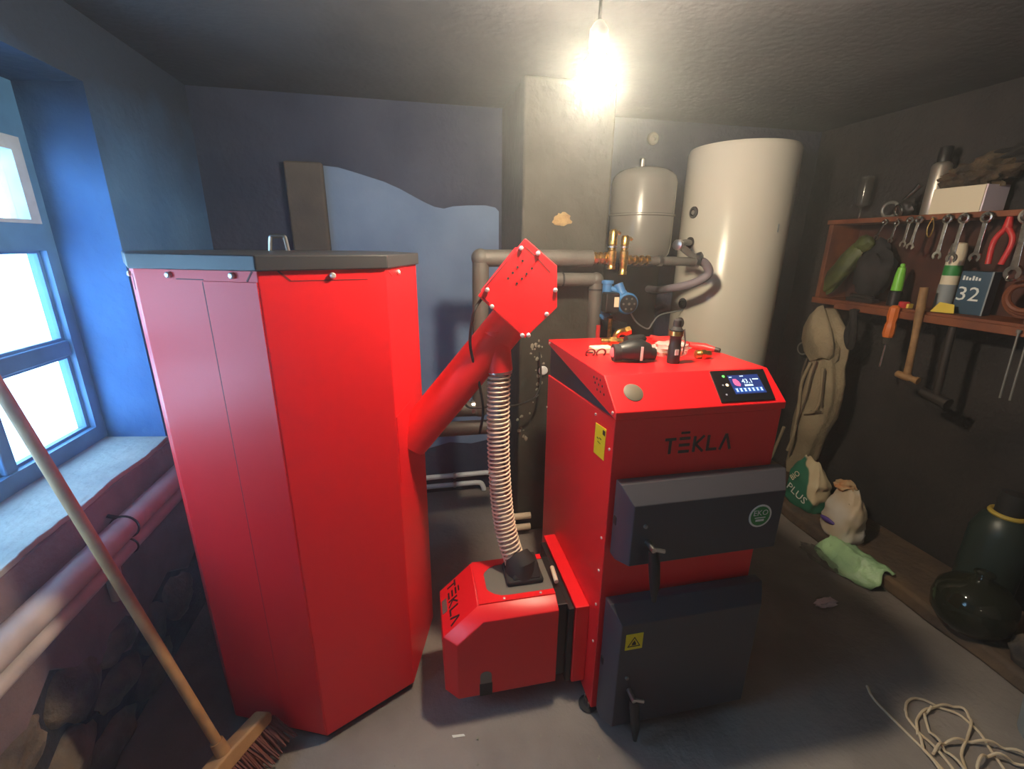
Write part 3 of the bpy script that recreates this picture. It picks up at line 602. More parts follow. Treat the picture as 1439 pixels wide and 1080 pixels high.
build('joint_ring', MB().lathe([(.034,-.004),(.034,.004)], (.665,PY+.01,1.403), 20, (1,0,0)), 'rubber', t); build('joint_ring', MB().lathe([(.034,-.004),(.034,.004)], (.833,PY+.01,1.355), 20), 'rubber', t)
tag(build('red_pipe', MB().tube([(.822,1.95,0),(.822,1.95,1.20)], .010, 12), 'redplastic'), 'thin red pipe beside the grey pipe behind the boiler', 'pipe')
tag(build('brass_pipe', MB().tube([(.893,2.0,0),(.893,1.98,1.225)], .010, 12), 'brass'), 'thin brass pipe rising to the underside of the blue pump', 'pipe')
for zz, lb in ((.128,'upper of two thin white pipes low on the back wall'),(.062,'lower of two thin white pipes low on the back wall')):
    t = thing('water_pipe', (0, 2.61, zz), lb, 'pipe')
    xe = .385 if zz > .1 else .32
    build('pipe_run', MB().tube([(-.3,2.615,zz)]+smoothpath([(xe,2.615,zz),(xe+.035,2.61,zz-.006),(xe+.05,2.60,zz-.035),(xe+.052,2.60,max(.012, zz-.12))], 5), .016, 14), 'pvc', t)
    build('pipe_clip', MB().lathe([(.020,-.008),(.020,.008)], (.183,2.615,zz), 18, (1,0,0)), 'steel', t)
for zz, lb in ((.10,'upper cream pipe stub low beside the chimney foot'),(.03,'lower cream pipe stub low beside the chimney foot')):
    tag(build('water_pipe', MB().tube([(.40,2.10,zz+.02),(.56,2.10,zz+.02)], .018, 14), 'coil'), lb, 'pipe')
t = thing('round_plate', (.612,2.12,.93), 'round pale plate on the chimney just behind the boiler', 'plate')
build('plate_disc', MB().lathe([(.024,0),(.024,.012),(.018,.018),(.001,.02)], (.612,2.13,.944), 22, (0,-1,0)), 'pvc', t)
build('plate_rim', MB().torus((.612,2.128,.944), .027, .005, (0,1,0), 24, 6), 'darkiron', t)
# brass manifold
t = thing('brass_manifold', (.92,PY,1.44), 'brass valve manifold with two upright stems above the blue pump', 'valve')
mb = MB()
for i in range(7): mb.lathe([(.020+.007*(i % 2),0),(.020+.007*(i % 2),.014)], (.795+i*.0135,PY,1.498), 8 if i % 2 else 16, (1,0,0))
build('coupling', mb, 'brass', t)
for x, zt, zb_ in ((.890,1.625,1.45),(.950,1.60,1.425)):
    build('stem', MB().lathe([(.019,zb_-1.4),(.019,zb_-1.385),(.016,zb_-1.38),(.017,.06),(.020,.09),(.020,.13),(.015,.135),(.015,.155),(.019,.16),(.019,zt-1.41),(.012,zt-1.4)], (x,PY-.02,1.40), 16), 'brass', t)
    build('stem_ring', MB().lathe([(.021,0),(.021,.008)], (x,PY-.02,1.545), 16), 'steel', t)
    build('small_tap', MB().tube([(x,PY-.02,zt-.02),(x+.022,PY-.025,zt-.012),(x+.03,PY-.025,zt-.02)], .008, 10), 'brass', t)
mb = MB()
for i in range(8): mb.lathe([(.014+.008*(i % 2),0),(.014+.008*(i % 2),.015)], (.965+i*.0155,PY,1.490), 8 if i % 2 else 16, (1,0,0))
build('coupling', mb, 'brass', t)
# pump
t = thing('circulation_pump', (.93,PY-.05,1.21), 'blue circulation pump with a black electrics box and round dark face', 'pump')
build('casing', MB().tube([(.878,PY-.02,1.40),(.878,PY-.02,1.22)], .022, 16).tube([(.928,PY-.03,1.385),(.94,PY-.04,1.35),(.958,PY-.05,1.315)], [.021,.022,.03], 14), 'blue', t)
build('bracket', MB().tube([(.878,PY-.02,1.37),(.94,PY-.04,1.345)], .013, 12), 'blue', t)
build('flange_ring', MB().lathe([(.029,0),(.029,.014)], (.878,PY-.02,1.385), 18).lathe([(.028,0),(.028,.014)], (.878,PY-.02,1.228), 18), 'blue', t)
build('motor', MB().lathe([(.046,0),(.050,.01),(.050,.075),(.044,.082)], (.966,PY-.005,1.298), 28, (-.08,-1,0)), 'blue', t)
fc = build('motor_face', MB().lathe([(.041,0),(.041,.004),(.001,.006)], (.9595,PY-.087,1.298), 28, (-.08,-1,0)), 'black', t)
mb = MB()
for k in range(6):
    a = k*math.pi/3; mb.lathe([(.005,0),(.005,.003)], (.9595+.027*math.cos(a),PY-.092,1.298+.027*math.sin(a)), 8, (0,-1,0))
mb.lathe([(.006,0),(.006,.004)], (.9595,PY-.093,1.298), 10, (0,-1,0))
build('face_studs', mb, 'graymetal', fc, props={'kind': 'stuff'})
eb = build('electrics_box', MB().box((.845,PY-.095,1.256), (.913,PY-.035,1.349)), 'black', t, bevel=.008)
build('rating_plate', MB().box((.885,PY-.0962,1.285), (.908,PY-.0948,1.33)), 'boxw', eb)
build('mount_neck', MB().tube([(.885,PY-.02,1.235),(.90,PY-.02,1.19),(.98,PY-.02,1.17)], .030, 12), 'black', t)
tag(build('pump_lead', MB().tube(smoothpath([(.99,PY-.03,1.27),(1.03,PY-.03,1.21),(1.09,PY,1.172),(1.14,PY+.03,1.158),(1.20,PY+.1,1.178),(1.30,PY+.2,1.20),(1.492,PY+.29,1.21)], 7), .004, 6), 'gray'), 'thin grey wire sagging between pump and white tank', 'wire')
# grey connecting pipes to the tank
t = thing('tank_connection', (1.14,PY,1.487), 'grey pipes with small steel valves joining pump to white tank', 'pipe')
build('pipe_run', MB().tube([(1.08,PY,1.489),(1.345,PY,1.484)], .021, 16), 'insul', t)
build('pipe_run', MB().tube([(1.235,PY+.0,1.563),(1.345,PY+.0,1.492)], .016, 14), 'insul', t)
build('pipe_run', MB().tube([(1.235,PY,1.563),(1.33,PY+.10,1.575),(1.485,PY+.30,1.575)], .015, 14), 'insul', t)
for p, ax in (((1.145,PY,1.488),(1,0,0)),((1.34,PY,1.484),(1,0,0)),((1.345,PY,1.508),(.4,0,-.5)),((1.232,PY,1.562),(1,.5,0))):
    build('coupling', MB().lathe([(.018,-.012),(.025,-.010),(.025,.010),(.018,.012)], p, 12, ax), 'steel', t)
build('flex_hose', MB().tube(smoothpath([(1.355,PY,1.49),(1.39,PY,1.475),(1.415,PY,1.44),(1.405,PY+.01,1.41),(1.35,PY+.04,1.375),(1.30,PY+.14,1.345),(1.36,PY+.38,1.315),(1.42,PY+.62,1.30)], 6), .021, 14), 'flex', t)
tag(build('shade_sheet', MB().box((.94,2.60,0), (1.47,2.625,1.455)), 'rubber', bevel=.004), 'dark sheet added as shade on the back wall below the grey vessel', 'sheet')  # flat dark sheet added to imitate shade below the vessel
# expansion vessel
EX, EY = 1.205, 2.38
t = thing('expansion_vessel', (EX,EY,1.44), 'pale grey domed pressure vessel between chimney and tall tank', 'vessel')
R_ = .168
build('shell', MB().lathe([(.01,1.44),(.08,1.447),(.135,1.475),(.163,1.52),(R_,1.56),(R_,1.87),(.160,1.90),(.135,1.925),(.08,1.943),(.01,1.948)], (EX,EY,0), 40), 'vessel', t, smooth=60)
build('seam_ring', MB().lathe([(R_,1.703),(R_+.006,1.706),(R_+.006,1.714),(R_,1.717)], (EX,EY,0), 40), 'vessel', t)
build('wall_bracket', MB().box((EX-.05,EY+.15,1.55), (EX+.05,2.65,1.85)), 'darkiron', t)
build('air_valve', MB().lathe([(.012,1.945),(.012,1.985),(.006,1.99)], (EX-.02,EY,0), 12), 'steel', t)
#tag(build('fill_pipe', MB().tube([(1.02,2.1,1.30),(1.02,2.1,2.0),(1.02,2.14,CZ)], .009, 10), 'pvc'), 'thin pale pipe rising in front of the grey vessel to the ceiling', 'pipe')
# hot water tank
TX, TY, TR = 1.755, 2.36, .277
t = thing('water_tank', (TX,TY,0), 'tall cream cylindrical hot water tank in the far corner', 'tank')
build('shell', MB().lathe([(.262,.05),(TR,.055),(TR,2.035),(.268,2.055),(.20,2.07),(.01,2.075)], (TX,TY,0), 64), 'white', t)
build('base_ring', MB().lathe([(.25,0),(.25,.052)], (TX,TY,0), 40), 'black', t)
for z in (1.73, 1.575, 1.247, 1.137):
    a = math.radians(-172); d = Vector((math.cos(a), math.sin(a), 0)); c = Vector((TX, TY, z))+d*(TR-.004)
    p = build('port', MB().lathe([(.026,0),(.030,.004),(.030,.010),(.022,.014),(.016,.014),(.014,.006),(.001,.006)], c, 20, d), 'rubber', t)
    build('port_plug', MB().lathe([(.012,.004),(.012,.012),(.001,.013)], c, 12, d), 'graymetal', p)
build('drip_mark', MB().box((TX+.06,TY-.2725,1.63), (TX+.066,TY-.268,1.67)), 'gray', t)

# ------------------------------------------------------------------ pipes under the window
t = thing('radiator_pipe', (-.95, 1.0, .645), 'thick upper silver-wrapped pipe under the window sill', 'pipe')
build('pipe_run', MB().tube([(-.943,-.6,.682),(-.943,2.55,.682)], .037, 22), 'insul_l', t)
build('clamp', MB().torus((-.943,1.452,.682), .039, .0035, (0,1,0), 24, 6).tube([(-.955,1.452,.717),(-.98,1.45,.728)], .006, 8), 'rubber', t)
t = thing('radiator_pipe', (-.95, 1.0, .597), 'thinner lower pipe running just below the silver-wrapped one', 'pipe')
build('pipe_run', MB().tube([(-.943,-.6,.615),(-.943,2.55,.615)], .024, 18), 'insul_l', t)
build('clamp', MB().torus((-.943,1.448,.615), .026, .003, (0,1,0), 22, 6), 'rubber', t)
build('clamp_lug', MB().tube([(-.965,1.448,.628),(-.98,1.448,.634)], .005, 8), 'rubber', t)
tag(build('drain_stub', MB().tube([(-.965,1.39,.595),(-.968,1.385,.52),(-.97,1.38,.47)], [.02,.02,.014], 14), 'insul_l'), 'short pipe stub hanging under the two window pipes', 'pipe')
tag(build('wall_pipe', MB().tube([(-.97,1.95,.55),(-.97,1.92,.0)], .011, 12), 'insul_l'), 'thin upright pipe in the shadow between hopper and window wall', 'pipe')

# ------------------------------------------------------------------ broom
t = thing('broom', (-.60,1.06,0), 'wooden broom with red-brown bristles leaning on the window', 'broom')
hb = Vector((-.60,1.062,.13)); ht = Vector((-1.205,1.352,1.84)); mid = hb.lerp(ht, .5)
build('broomstick', MB().tube([hb, hb.lerp(ht,.3), mid, hb.lerp(ht,.8), ht], [.0125,.0135,.0140,.0135,.012], 14), 'wood', t)
dh = Vector((.50,.86,0)).normalized(); nh = Vector((.80,-.47,-.25)).normalized(); nh = (nh-dh*nh.dot(dh)).normalized()
Mh = frame3((-.607,1.058,.125), dh, Vector((-.32,.19,.93)))
build('head_block', MB().prism([(-.15,-.022),(.14,-.020),(.15,.0),(.14,.018),(.02,.026),(-.02,.026),(-.14,.018),(-.16,.0)], 'z', -.030, .030, Mh), 'wood', t, bevel=.008, seg=3)
build('socket', MB().tube([hb+(hb-ht).normalized()*.015, hb.lerp(ht,.035)], [.022,.017], 14), 'wood', t)
rs = random.Random(21); mb = MB()
for i in range(44):
    for j in range(6):
        u = -.148+i*.296/43+rs.uniform(-.004,.004); q = -.025+j*.010
        a = Mh @ Vector((u,-.016,q)); b = Mh @ Vector((u*1.12+rs.uniform(-.012,.012),-.10+rs.uniform(-.006,.006),q*1.9+.012+rs.uniform(-.008,.008)))
        b.z = max(b.z, .004); mb.tube([a, a.lerp(b,.5)+Vector((rs.uniform(-.003,.003),0,0)), b], [.0038,.0034,.0022], 4)
build('bristles', mb, 'bristle', t, props={'kind': 'stuff'})

# ------------------------------------------------------------------ tool shelf on the far side wall
t = thing('tool_shelf', (2.4,1.5,1.25), 'red-brown wooden wall shelf full of hand tools', 'shelf')
build('top_board', MB().box((2.29,.75,1.682), (2.5,2.27,1.706)), 'shelf', t, bevel=.003)
build('bottom_board', MB().box((2.29,.75,1.25), (2.5,2.27,1.282)), 'shelf', t, bevel=.003)
build('front_lip', MB().box((2.275,.75,1.235), (2.29,2.10,1.270)), 'shelf', t, bevel=.003)
build('end_upright', MB().box((2.30,2.235,1.282), (2.5,2.262,1.682)), 'shelf', t, bevel=.003)
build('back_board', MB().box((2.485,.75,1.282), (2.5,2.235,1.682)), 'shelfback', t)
for y in (1.915,1.855,1.80,1.757,1.64,1.577,1.497,1.362,1.70): build('nail', MB().tube([(2.292,y,1.688),(2.262,y,1.692)], .003, 6), 'steel', t)
def spanner(y0, z0, y1, z1, wd, x, label, ring_top=True):
    """Combination spanner hanging in the plane x = const; ring end on its nail, open jaw below."""
    t = thing('spanner', (x, y1, z1), label, 'spanner', 'spanners hanging on the shelf edge')
    a, b = Vector((0,y0,z0)), Vector((0,y1,z1)); d = (b-a).normalized(); n = Vector((0,-d.z,d.y)); Ls = (b-a).length
    Mx = frame3((x,y0,z0), d, n)
    sh = build('shank', MB().prism([(wd*.9,-wd*.36),(Ls*.5,-wd*.30),(Ls-wd*1.3,-wd*.40),(Ls-wd*1.3,wd*.40),(Ls*.5,wd*.30),(wd*.9,wd*.36)], 'z', -.0022, .0022, Mx), 'chrome', t, bevel=.001)
    build('ring_end', MB().torus(Mx @ Vector((wd*.1,0,0)), wd*.66, wd*.27, (1,0,0), 18, 7), 'chrome', t)
    jw = [(wd*.86*math.cos(q), wd*.86*math.sin(q)) for q in [math.radians(g) for g in range(35, 326, 29)]]
    ji = [(wd*.42*math.cos(q), wd*.42*math.sin(q)) for q in [math.radians(g) for g in (315, 260, 205, 155, 100, 45)]]
    build('open_jaw', MB().prism([(Ls-wd*.6+px, py) for px, py in jw+ji], 'z', -.003, .003, Mx), 'chrome', t, smooth=30)
    return t
where = ['smallest hanging spanner, first from the upright end of the tool shelf','second spanner from the upright end of the tool shelf, short and bright','third spanner from the shelf upright, above the green bottle','fourth spanner from the shelf upright, dull grey','spanner hanging below the silver spray can, long and dull','spanner hanging in front of the green-white tube','spanner hanging below the cream carton beside the red pliers','big bright spanner hanging past the red pliers']
for (y0,z0,y1,z1,wd), lb in zip([(1.915,1.682,1.946,1.60,.013),(1.856,1.675,1.868,1.585,.013),(1.798,1.685,1.803,1.565,.016),(1.757,1.685,1.768,1.555,.017),(1.64,1.683,1.642,1.515,.019),(1.577,1.683,1.583,1.505,.021),(1.497,1.683,1.497,1.51,.021),(1.366,1.683,1.356,1.45,.028)], where):
    spanner(y0,z0,y1,z1,wd*1.2,2.268,lb)
tag(build('wire_loop', MB().tube(smoothpath([(2.268,1.70,1.692),(2.268,1.712,1.65),(2.268,1.705,1.615),(2.268,1.692,1.612),(2.268,1.688,1.65),(2.268,1.70,1.692)], 6), .0025, 6), 'brass'), 'small brass wire loop hanging among the spanners', 'wire')
t = thing('hanging_pliers', (2.30,1.43,1.48), 'red pliers hanging inside the tool shelf beside the blue box', 'pliers')
for s_ in (-1, 1): build('grip', MB().tube(smoothpath([(2.31,1.445,1.645),(2.31,1.445+.03*s_,1.59),(2.31,1.45+.022*s_,1.50)], 6), .010, 10), 'redplastic', t)
build('jaw', MB().tube([(2.31,1.445,1.64),(2.31,1.447,1.682)], [.016,.010], 10), 'redplastic', t)
# inside the shelf
SZ = 1.282
t = thing('garden_pouch', (2.36,2.12,SZ), 'olive green foil pouch slumped at the shelf upright', 'pouch')
build('pouch_body', MB().blob((2.34,2.16,SZ+.165), (.035,.055,.165), .35, 2.2, 3, 8, Matrix.Rotation(math.radians(33), 4, 'X')), 'pouch', t, smooth=60)
build('pouch_top', MB().blob((2.34,2.06,SZ+.30), (.03,.05,.04), .3, 2.5, 3, 3), 'pouch', t, smooth=60)
tag(build('dark_bundle', MB().blob((2.39,2.02,SZ+.165), (.055,.10,.145), .4, 2.4, 3, 6), 'darkrag', smooth=60), 'dark crumpled bundle standing inside the tool shelf beside the pouch', 'bundle')
t = thing('spray_bottle', (2.36,1.85,SZ), 'lime green bottle standing in the tool shelf', 'bottle')
build('bottle_body', MB().lathe([(.020,.07),(.024,.075),(.021,.15),(.016,.185),(.010,.19)], (2.36,1.85,SZ), 18), 'limegreen', t)
build('bottle_foot', MB().lathe([(.028,0),(.028,.07),(.022,.075)], (2.36,1.85,SZ), 18), 'black', t)
build('nozzle', MB().lathe([(.010,.188),(.010,.20),(.006,.205)], (2.36,1.85,SZ), 12), 'limegreen', t)
t = thing('sealant_tube', (2.40,1.655,SZ), 'cream tube with a green band behind the hanging spanners', 'tube')
build('tube_body', MB().lathe([(.030,0),(.032,.10),(.032,.27),(.026,.30),(.010,.305)], (2.40,1.655,SZ), 20), 'boxw', t)
build('green_band', MB().lathe([(.0325,.16),(.0325,.205)], (2.40,1.655,SZ), 20), 'green', t)
build('grey_foot', MB().lathe([(.034,0),(.034,.12)], (2.40,1.655,SZ), 20), 'gray', t)
t = thing('parts_box', (2.40,1.545,SZ), 'dark blue carton with pale printed numerals on the tool shelf', 'box')
bx = Matrix.Translation((2.40,1.54,SZ)) @ Matrix.Rotation(math.radians(8), 4, 'Z')
build('carton', MB().box((-.03,-.055,0), (.03,.055,.185), bx), 'bluebox', t, bevel=.003)
fb = bx @ frame3((-.0305,0,0), (0,-1,0), (0,0,1))
mb = text_mb('32', .085, fb @ Matrix.Translation((-.012,.085,.0005)), .0004); mb2 = MB()
for i in range(6): mb2.box((-.045+i*.011,.146,.0002), (-.038+i*.011,.165-.004*(i % 3),.0008), fb)
build('carton_print', mb, 'paper', t, smooth=0); build('carton_print', mb2, 'paper', t, smooth=0, props={'kind': 'stuff'})
build('pale_edge', MB().box((-.0312,-.0555,0), (-.028,-.050,.185), bx), 'gray', t)
tag(build('cleaning_scoop', MB().poly([(2.30,1.63,SZ+.002),(2.31,1.54,SZ+.004),(2.33,1.56,SZ+.04),(2.33,1.62,SZ+.045),(2.36,1.60,SZ+.006)], [(0,1,2,3),(0,3,4),(3,2,4),(2,1,4),(0,4,1)]), 'yellowpl'), 'yellow plastic scoop lying before the dark blue carton', 'scoop')
tag(build('screw_cap', MB().lathe([(.020,0),(.022,.004),(.022,.026),(.018,.030)], (2.32,1.765,SZ), 18), 'redplastic'), 'red screw cap on the tool shelf near the green bottle', 'cap')
tag(build('wooden_block', MB().box((2.31,1.735,SZ), (2.34,1.755,SZ+.022)), 'yellowpl', bevel=.003), 'small pale block beside the red cap on the tool shelf', 'block')
tag(build('wire_brush', MB().box((2.32,1.93,SZ), (2.37,2.08,SZ+.02)).tube([(2.34,1.94,SZ+.025),(2.34,2.07,SZ+.03)], .012, 8), 'darkiron', bevel=.002), 'dark wire brush on the shelf board below the bundle', 'brush')
t = thing('hose_reel', (2.38,1.34,SZ), 'coil of brown hose lying at the open end of the tool shelf', 'coil')
for i in range(3): build('hose_turn', MB().torus((2.38-.01*i,1.35,SZ+.085+.004*i), .07-.008*i, .011, (1,0,.25), 26, 8), 'shelf', t)
tag(build('shackle', MB().torus((2.29,1.37,1.47), .028, .006, (1,0,0), 18, 8, math.radians(40), math.radians(250)).box((2.286,1.365,1.49),(2.294,1.375,1.51)), 'chrome'), 'small steel hook under the big bright spanner', 'hook')
tag(build('putty_jar', MB().lathe([(.024,0),(.026,.01),(.026,.05),(.020,.056),(.022,.07),(.001,.072)], (2.33,1.28,SZ), 16), 'boxw'), 'small pale jar at the open end of the tool shelf', 'jar')
# on top of the shelf
UZ = 1.706
t = thing('spray_can', (2.40,1.82,UZ), 'silver aerosol can standing on top of the tool shelf', 'can')
build('can_body', MB().lathe([(.036,0),(.038,.004),(.038,.215),(.034,.225),(.024,.232)], (2.40,1.82,UZ), 26), 'can', t)
build('can_cap', MB().lathe([(.026,.232),(.026,.29),(.022,.297),(.001,.298)], (2.40,1.82,UZ), 20), 'black', t)
t = thing('carton', (2.40,1.67,UZ), 'cream carton on the shelf top under a tangle of rags', 'box')
build('carton_body', MB().box((2.33,1.575,UZ), (2.46,1.775,UZ+.11)), 'boxw', t, bevel=.002)
build('carton_side', MB().box((2.335,1.570,UZ), (2.455,1.5752,UZ+.11)), 'scrap', t)
tag(build('rag_heap', MB().blob((2.385,1.67,UZ+.150), (.075,.115,.055), .55, 3.2, 4, 2).blob((2.39,1.58,UZ+.19), (.07,.10,.05), .55, 3.0, 3, 9), 'rag', smooth=60), 'heap of brown rags lying on the cream carton', 'rag')
tag(build('dark_garment', MB().blob((2.40,1.50,UZ+.215), (.08,.16,.04), .5, 2.4, 4, 12).blob((2.41,1.42,UZ+.12), (.06,.06,.11), .4, 2.4, 3, 17), 'darkrag', smooth=60), 'dark garment thrown over the rags on the shelf top', 'garment')
t = thing('pipe_clamp', (2.38,1.97,UZ), 'cluster of grey metal clamps on the shelf top beside the can', 'clamp')
build('clamp_ring', MB().torus((2.38,2.00,UZ+.04), .035, .008, (1,.2,0), 22, 8), 'graymetal', t)
build('clamp_ring', MB().torus((2.36,1.94,UZ+.03), .026, .007, (1,-.4,.2), 20, 8), 'chrome', t)
build('clamp_body', MB().blob((2.39,1.93,UZ+.045), (.03,.04,.045), .4, 2.2, 3, 1), 'darkiron', t, smooth=60)
build('clamp_lever', MB().tube([(2.38,1.94,UZ+.08),(2.38,1.90,UZ+.12),(2.38,1.88,UZ+.145)], [.009,.010,.014], 10), 'chrome', t)
t = thing('glass_vase', (2.42,2.20,UZ), 'small clear glass on a thin stem at the shelf top corner', 'glass')
build('bowl', MB().lathe([(.004,.06),(.03,.075),(.034,.16),(.032,.22),(.030,.22),(.031,.16),(.027,.08),(.001,.065)], (2.42,2.20,UZ), 20), 'tinglass', t)
build('stem', MB().lathe([(.028,0),(.028,.003),(.005,.008),(.004,.062)], (2.42,2.20,UZ), 16), 'tinglass', t)
# tools under the shelf
t = thing('hammer', (2.25,1.62,.95), 'wooden-handled hammer hanging head down from the shelf lip', 'hammer')
build('handle', MB().tube([(2.262,1.653,1.39),(2.262,1.645,1.30),(2.262,1.633,1.15),(2.262,1.623,.99)], [.016,.017,.014,.015], 12), 'woodpale', t)
build('hammer_head', MB().lathe([(.006,-.05),(.015,-.044),(.018,-.01),(.018,.012),(.013,.02),(.014,.035),(.017,.04),(.017,.052)], (2.262,1.622,.975), 12, (.1,-1,-.12)), 'woodpale', t)
t = thing('screwdriver', (2.25,1.757,1.01), 'orange-handled screwdriver hanging from the shelf lip', 'screwdriver')
build('handle', MB().lathe([(.012,.305),(.022,.295),(.024,.25),(.019,.225),(.023,.21),(.025,.17),(.020,.15)], (2.262,1.757,.99), 8), 'orange', t)
build('ferrule', MB().lathe([(.018,.15),(.016,.115),(.008,.11)], (2.262,1.757,.99), 12), 'tinglass', t)
build('blade', MB().lathe([(.0055,.115),(.0055,.03),(.007,.02),(.006,.0)], (2.262,1.757,.99), 10), 'chrome', t)
t = thing('mallet', (2.25,1.485,.9), 'dark iron mallet hanging in shadow under the shelf', 'mallet')
build('handle', MB().tube([(2.27,1.50,1.236),(2.27,1.495,1.10),(2.27,1.485,.93)], .015, 10), 'darkiron', t)
build('mallet_head', MB().tube([(2.27,1.545,.925),(2.27,1.43,.905)], [.022,.026], 12), 'darkiron', t)
for y, lb in ((1.277,'thin steel rod hanging beneath the shelf, the one nearer the mallet'),(1.245,'thin steel rod hanging beneath the shelf, the one farther from the mallet')):
    tag(build('steel_rod', MB().tube([(2.265,y,1.255),(2.265,y-.012,.99)], .004, 8).lathe([(.008,0),(.008,.012)], (2.265,y,1.25), 10), 'graymetal'), lb, 'rod')
# hanging work clothes
t = thing('work_overall', (2.25,2.07,.17), 'beige work overall hanging from the end of the tool shelf', 'garment')
prof = [(1.235,2.105,.02,.03),(1.20,2.10,.05,.05),(1.14,2.09,.085,.06),(1.06,2.075,.105,.065),(.98,2.065,.095,.06),(.92,2.055,.085,.055),(.84,2.05,.105,.06),(.74,2.045,.115,.065),(.64,2.055,.120,.065),(.54,2.08,.115,.065),(.44,2.105,.10,.06),(.34,2.125,.085,.055),(.25,2.15,.065,.045),(.18,2.17,.03,.03)]
rings = []
for (z, y, hw, hd) in prof:
    ring = []
    for k in range(36):
        a = 2*math.pi*k/36; f_ = 1+.15*math.sin(5*a+z*5)*math.sin(z*4+1)+.08*mnoise.noise(Vector((math.cos(a)*2, math.sin(a)*2, z*7)))*2
        ring.append((2.265+.05*max(0, min(1, (.55-z)/.2))+hd*math.cos(a)*f_, y+hw*math.sin(a)*f_, z))
    rings.append(ring)
build('fabric_body', MB().rings(rings), 'cloth', t, smooth=60)
rings = []
for (z, y, hw, hd) in [(1.23,2.13,.025,.03),(1.19,2.125,.06,.05),(1.12,2.11,.095,.06),(1.05,2.09,.11,.062),(.99,2.07,.10,.055),(.955,2.06,.07,.04)]:
    rings.append([(2.225+hd*math.cos(2*math.pi*k/30)*(1+.2*math.sin(3*2*math.pi*k/30+z*9)), y+hw*math.sin(2*math.pi*k/30)*(1+.14*math.sin(5*2*math.pi*k/30)), z+.02*math.sin(4*math.pi*k/30)) for k in range(30)])
build('folded_collar', MB().rings(rings), 'cloth', t, smooth=60)
for pts in ([(2.19,2.09,.93),(2.19,2.12,.8),(2.185,2.10,.65),(2.19,2.10,.48),(2.20,2.13,.36)], [(2.195,2.01,.92),(2.195,1.985,.80),(2.19,1.99,.68),(2.19,2.06,.63)], [(2.18,2.17,.50),(2.185,2.20,.38),(2.20,2.24,.26),(2.21,2.29,.18)]):
    build('hanging_strap', MB().tube(smoothpath(pts, 6), .009, 8), 'cloth', t)
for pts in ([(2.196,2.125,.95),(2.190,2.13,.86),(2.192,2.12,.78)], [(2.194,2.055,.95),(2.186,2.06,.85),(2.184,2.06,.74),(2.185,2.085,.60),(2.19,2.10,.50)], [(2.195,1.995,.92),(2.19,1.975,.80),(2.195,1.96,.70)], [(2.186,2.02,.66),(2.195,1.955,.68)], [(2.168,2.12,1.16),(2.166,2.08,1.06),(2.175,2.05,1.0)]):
    build('crease_shade', MB().tube(smoothpath(pts, 6), [.002]+[.0055]*(6*(len(pts)-1)-1)+[.002], 6), 'cloth_shade', t)  # thin dark tubes put crease shade onto the overall
tag(build('dark_strap', MB().tube(smoothpath([(2.25,1.96,1.25),(2.25,1.93,1.15),(2.26,1.935,1.05),(2.26,1.97,1.12),(2.26,1.95,1.25)], 7), .016, 8), 'darkrag'), 'dark folded strap hanging beside the beige overall', 'strap')
t = thing('wall_meter', (2.46,2.45,.88), 'small round dark fitting on the wall behind the beige overall', 'fitting')
build('meter_body', MB().lathe([(.045,0),(.045,.04),(.035,.05),(.001,.05)], (2.5,2.42,.93), 22, (-1,0,0)), 'darkiron', t)
build('meter_ring', MB().torus((2.452,2.42,.93), .038, .006, (1,0,0), 22, 6), 'graymetal', t)

# ------------------------------------------------------------------ sacks, film, demijohn along the ledge
def sack(name, c, r, h, m, label, seed, lean=0.0):
    t = thing(name, c, label, 'sack'); rings = []
    sg = lambda q, e: math.copysign(abs(q)**e, q)
    for i in range(22):
        v = i/21; z = c[2]+h*v; thin = (1-.10*v) if v < .55 else (1-.055-.85*(v-.55)/.45); wide = 1.0 if v < .6 else 1-.55*((v-.6)/.4)**1.3
        if v < .08: thin *= .86+1.75*v; wide *= .90+1.25*v
        ring = []
        for k in range(40):
            a = 2*math.pi*k/40; p = Vector((math.cos(a)*2.2, math.sin(a)*2.2, v*5+seed))
            f_ = 1+.16*mnoise.noise(p)+.07*mnoise.noise(p*2.7)
            ring.append((c[0]+r[0]*thin*f_*sg(math.cos(a), .7)+lean*v*.5, c[1]+r[1]*wide*f_*sg(math.sin(a), .7)+lean*v, z+(.03*mnoise.noise(Vector((a*1.2, seed, 0))) if i > 16 else 0)))
        rings.append(ring)
    build('sack_body', MB().rings(rings), m, t, smooth=60); return t
LZ = .075
t = sack('soil_sack', (2.235,1.965,LZ), (.075,.115), .285, 'bag1', 'green and cream sack with white lettering standing below the overall', 1.0, .02)
ft = frame3((2.165,1.965,LZ+.085), (.12,-1,0), (0,.1,1)) @ Matrix.Rotation(math.radians(-20), 4, 'Z')
build('sack_print', text_mb('PLUS', .065, ft @ Matrix.Translation((0,0,.008)), .0006), 'paper', t, smooth=0)
ft2 = frame3((2.165,2.0,LZ+.185), (.12,-1,0), (0,.1,1)) @ Matrix.Rotation(math.radians(55), 4, 'Z')
build('sack_print', text_mb('BIO', .045, ft2 @ Matrix.Translation((0,0,.008)), .0006), 'coil', t, smooth=0)
t = sack('plaster_sack', (2.175,1.665,LZ), (.07,.095), .275, 'bag2', 'white sack with a violet band and torn orange top', 6.0, .015)
build('torn_top', MB().blob((2.19,1.72,LZ+.27), (.04,.05,.028), .6, 2.6, 3, 3), 'bagtop', t, smooth=60)
build('violet_band', MB().blob((2.105,1.70,LZ+.085), (.010,.045,.014), .2, 2, 2, 3), 'violet', t, smooth=60)
t = thing('plastic_film', (2.04,1.51,.0), 'pale green crumpled plastic film draped over the ledge edge', 'film')
rf = random.Random(4); G = []
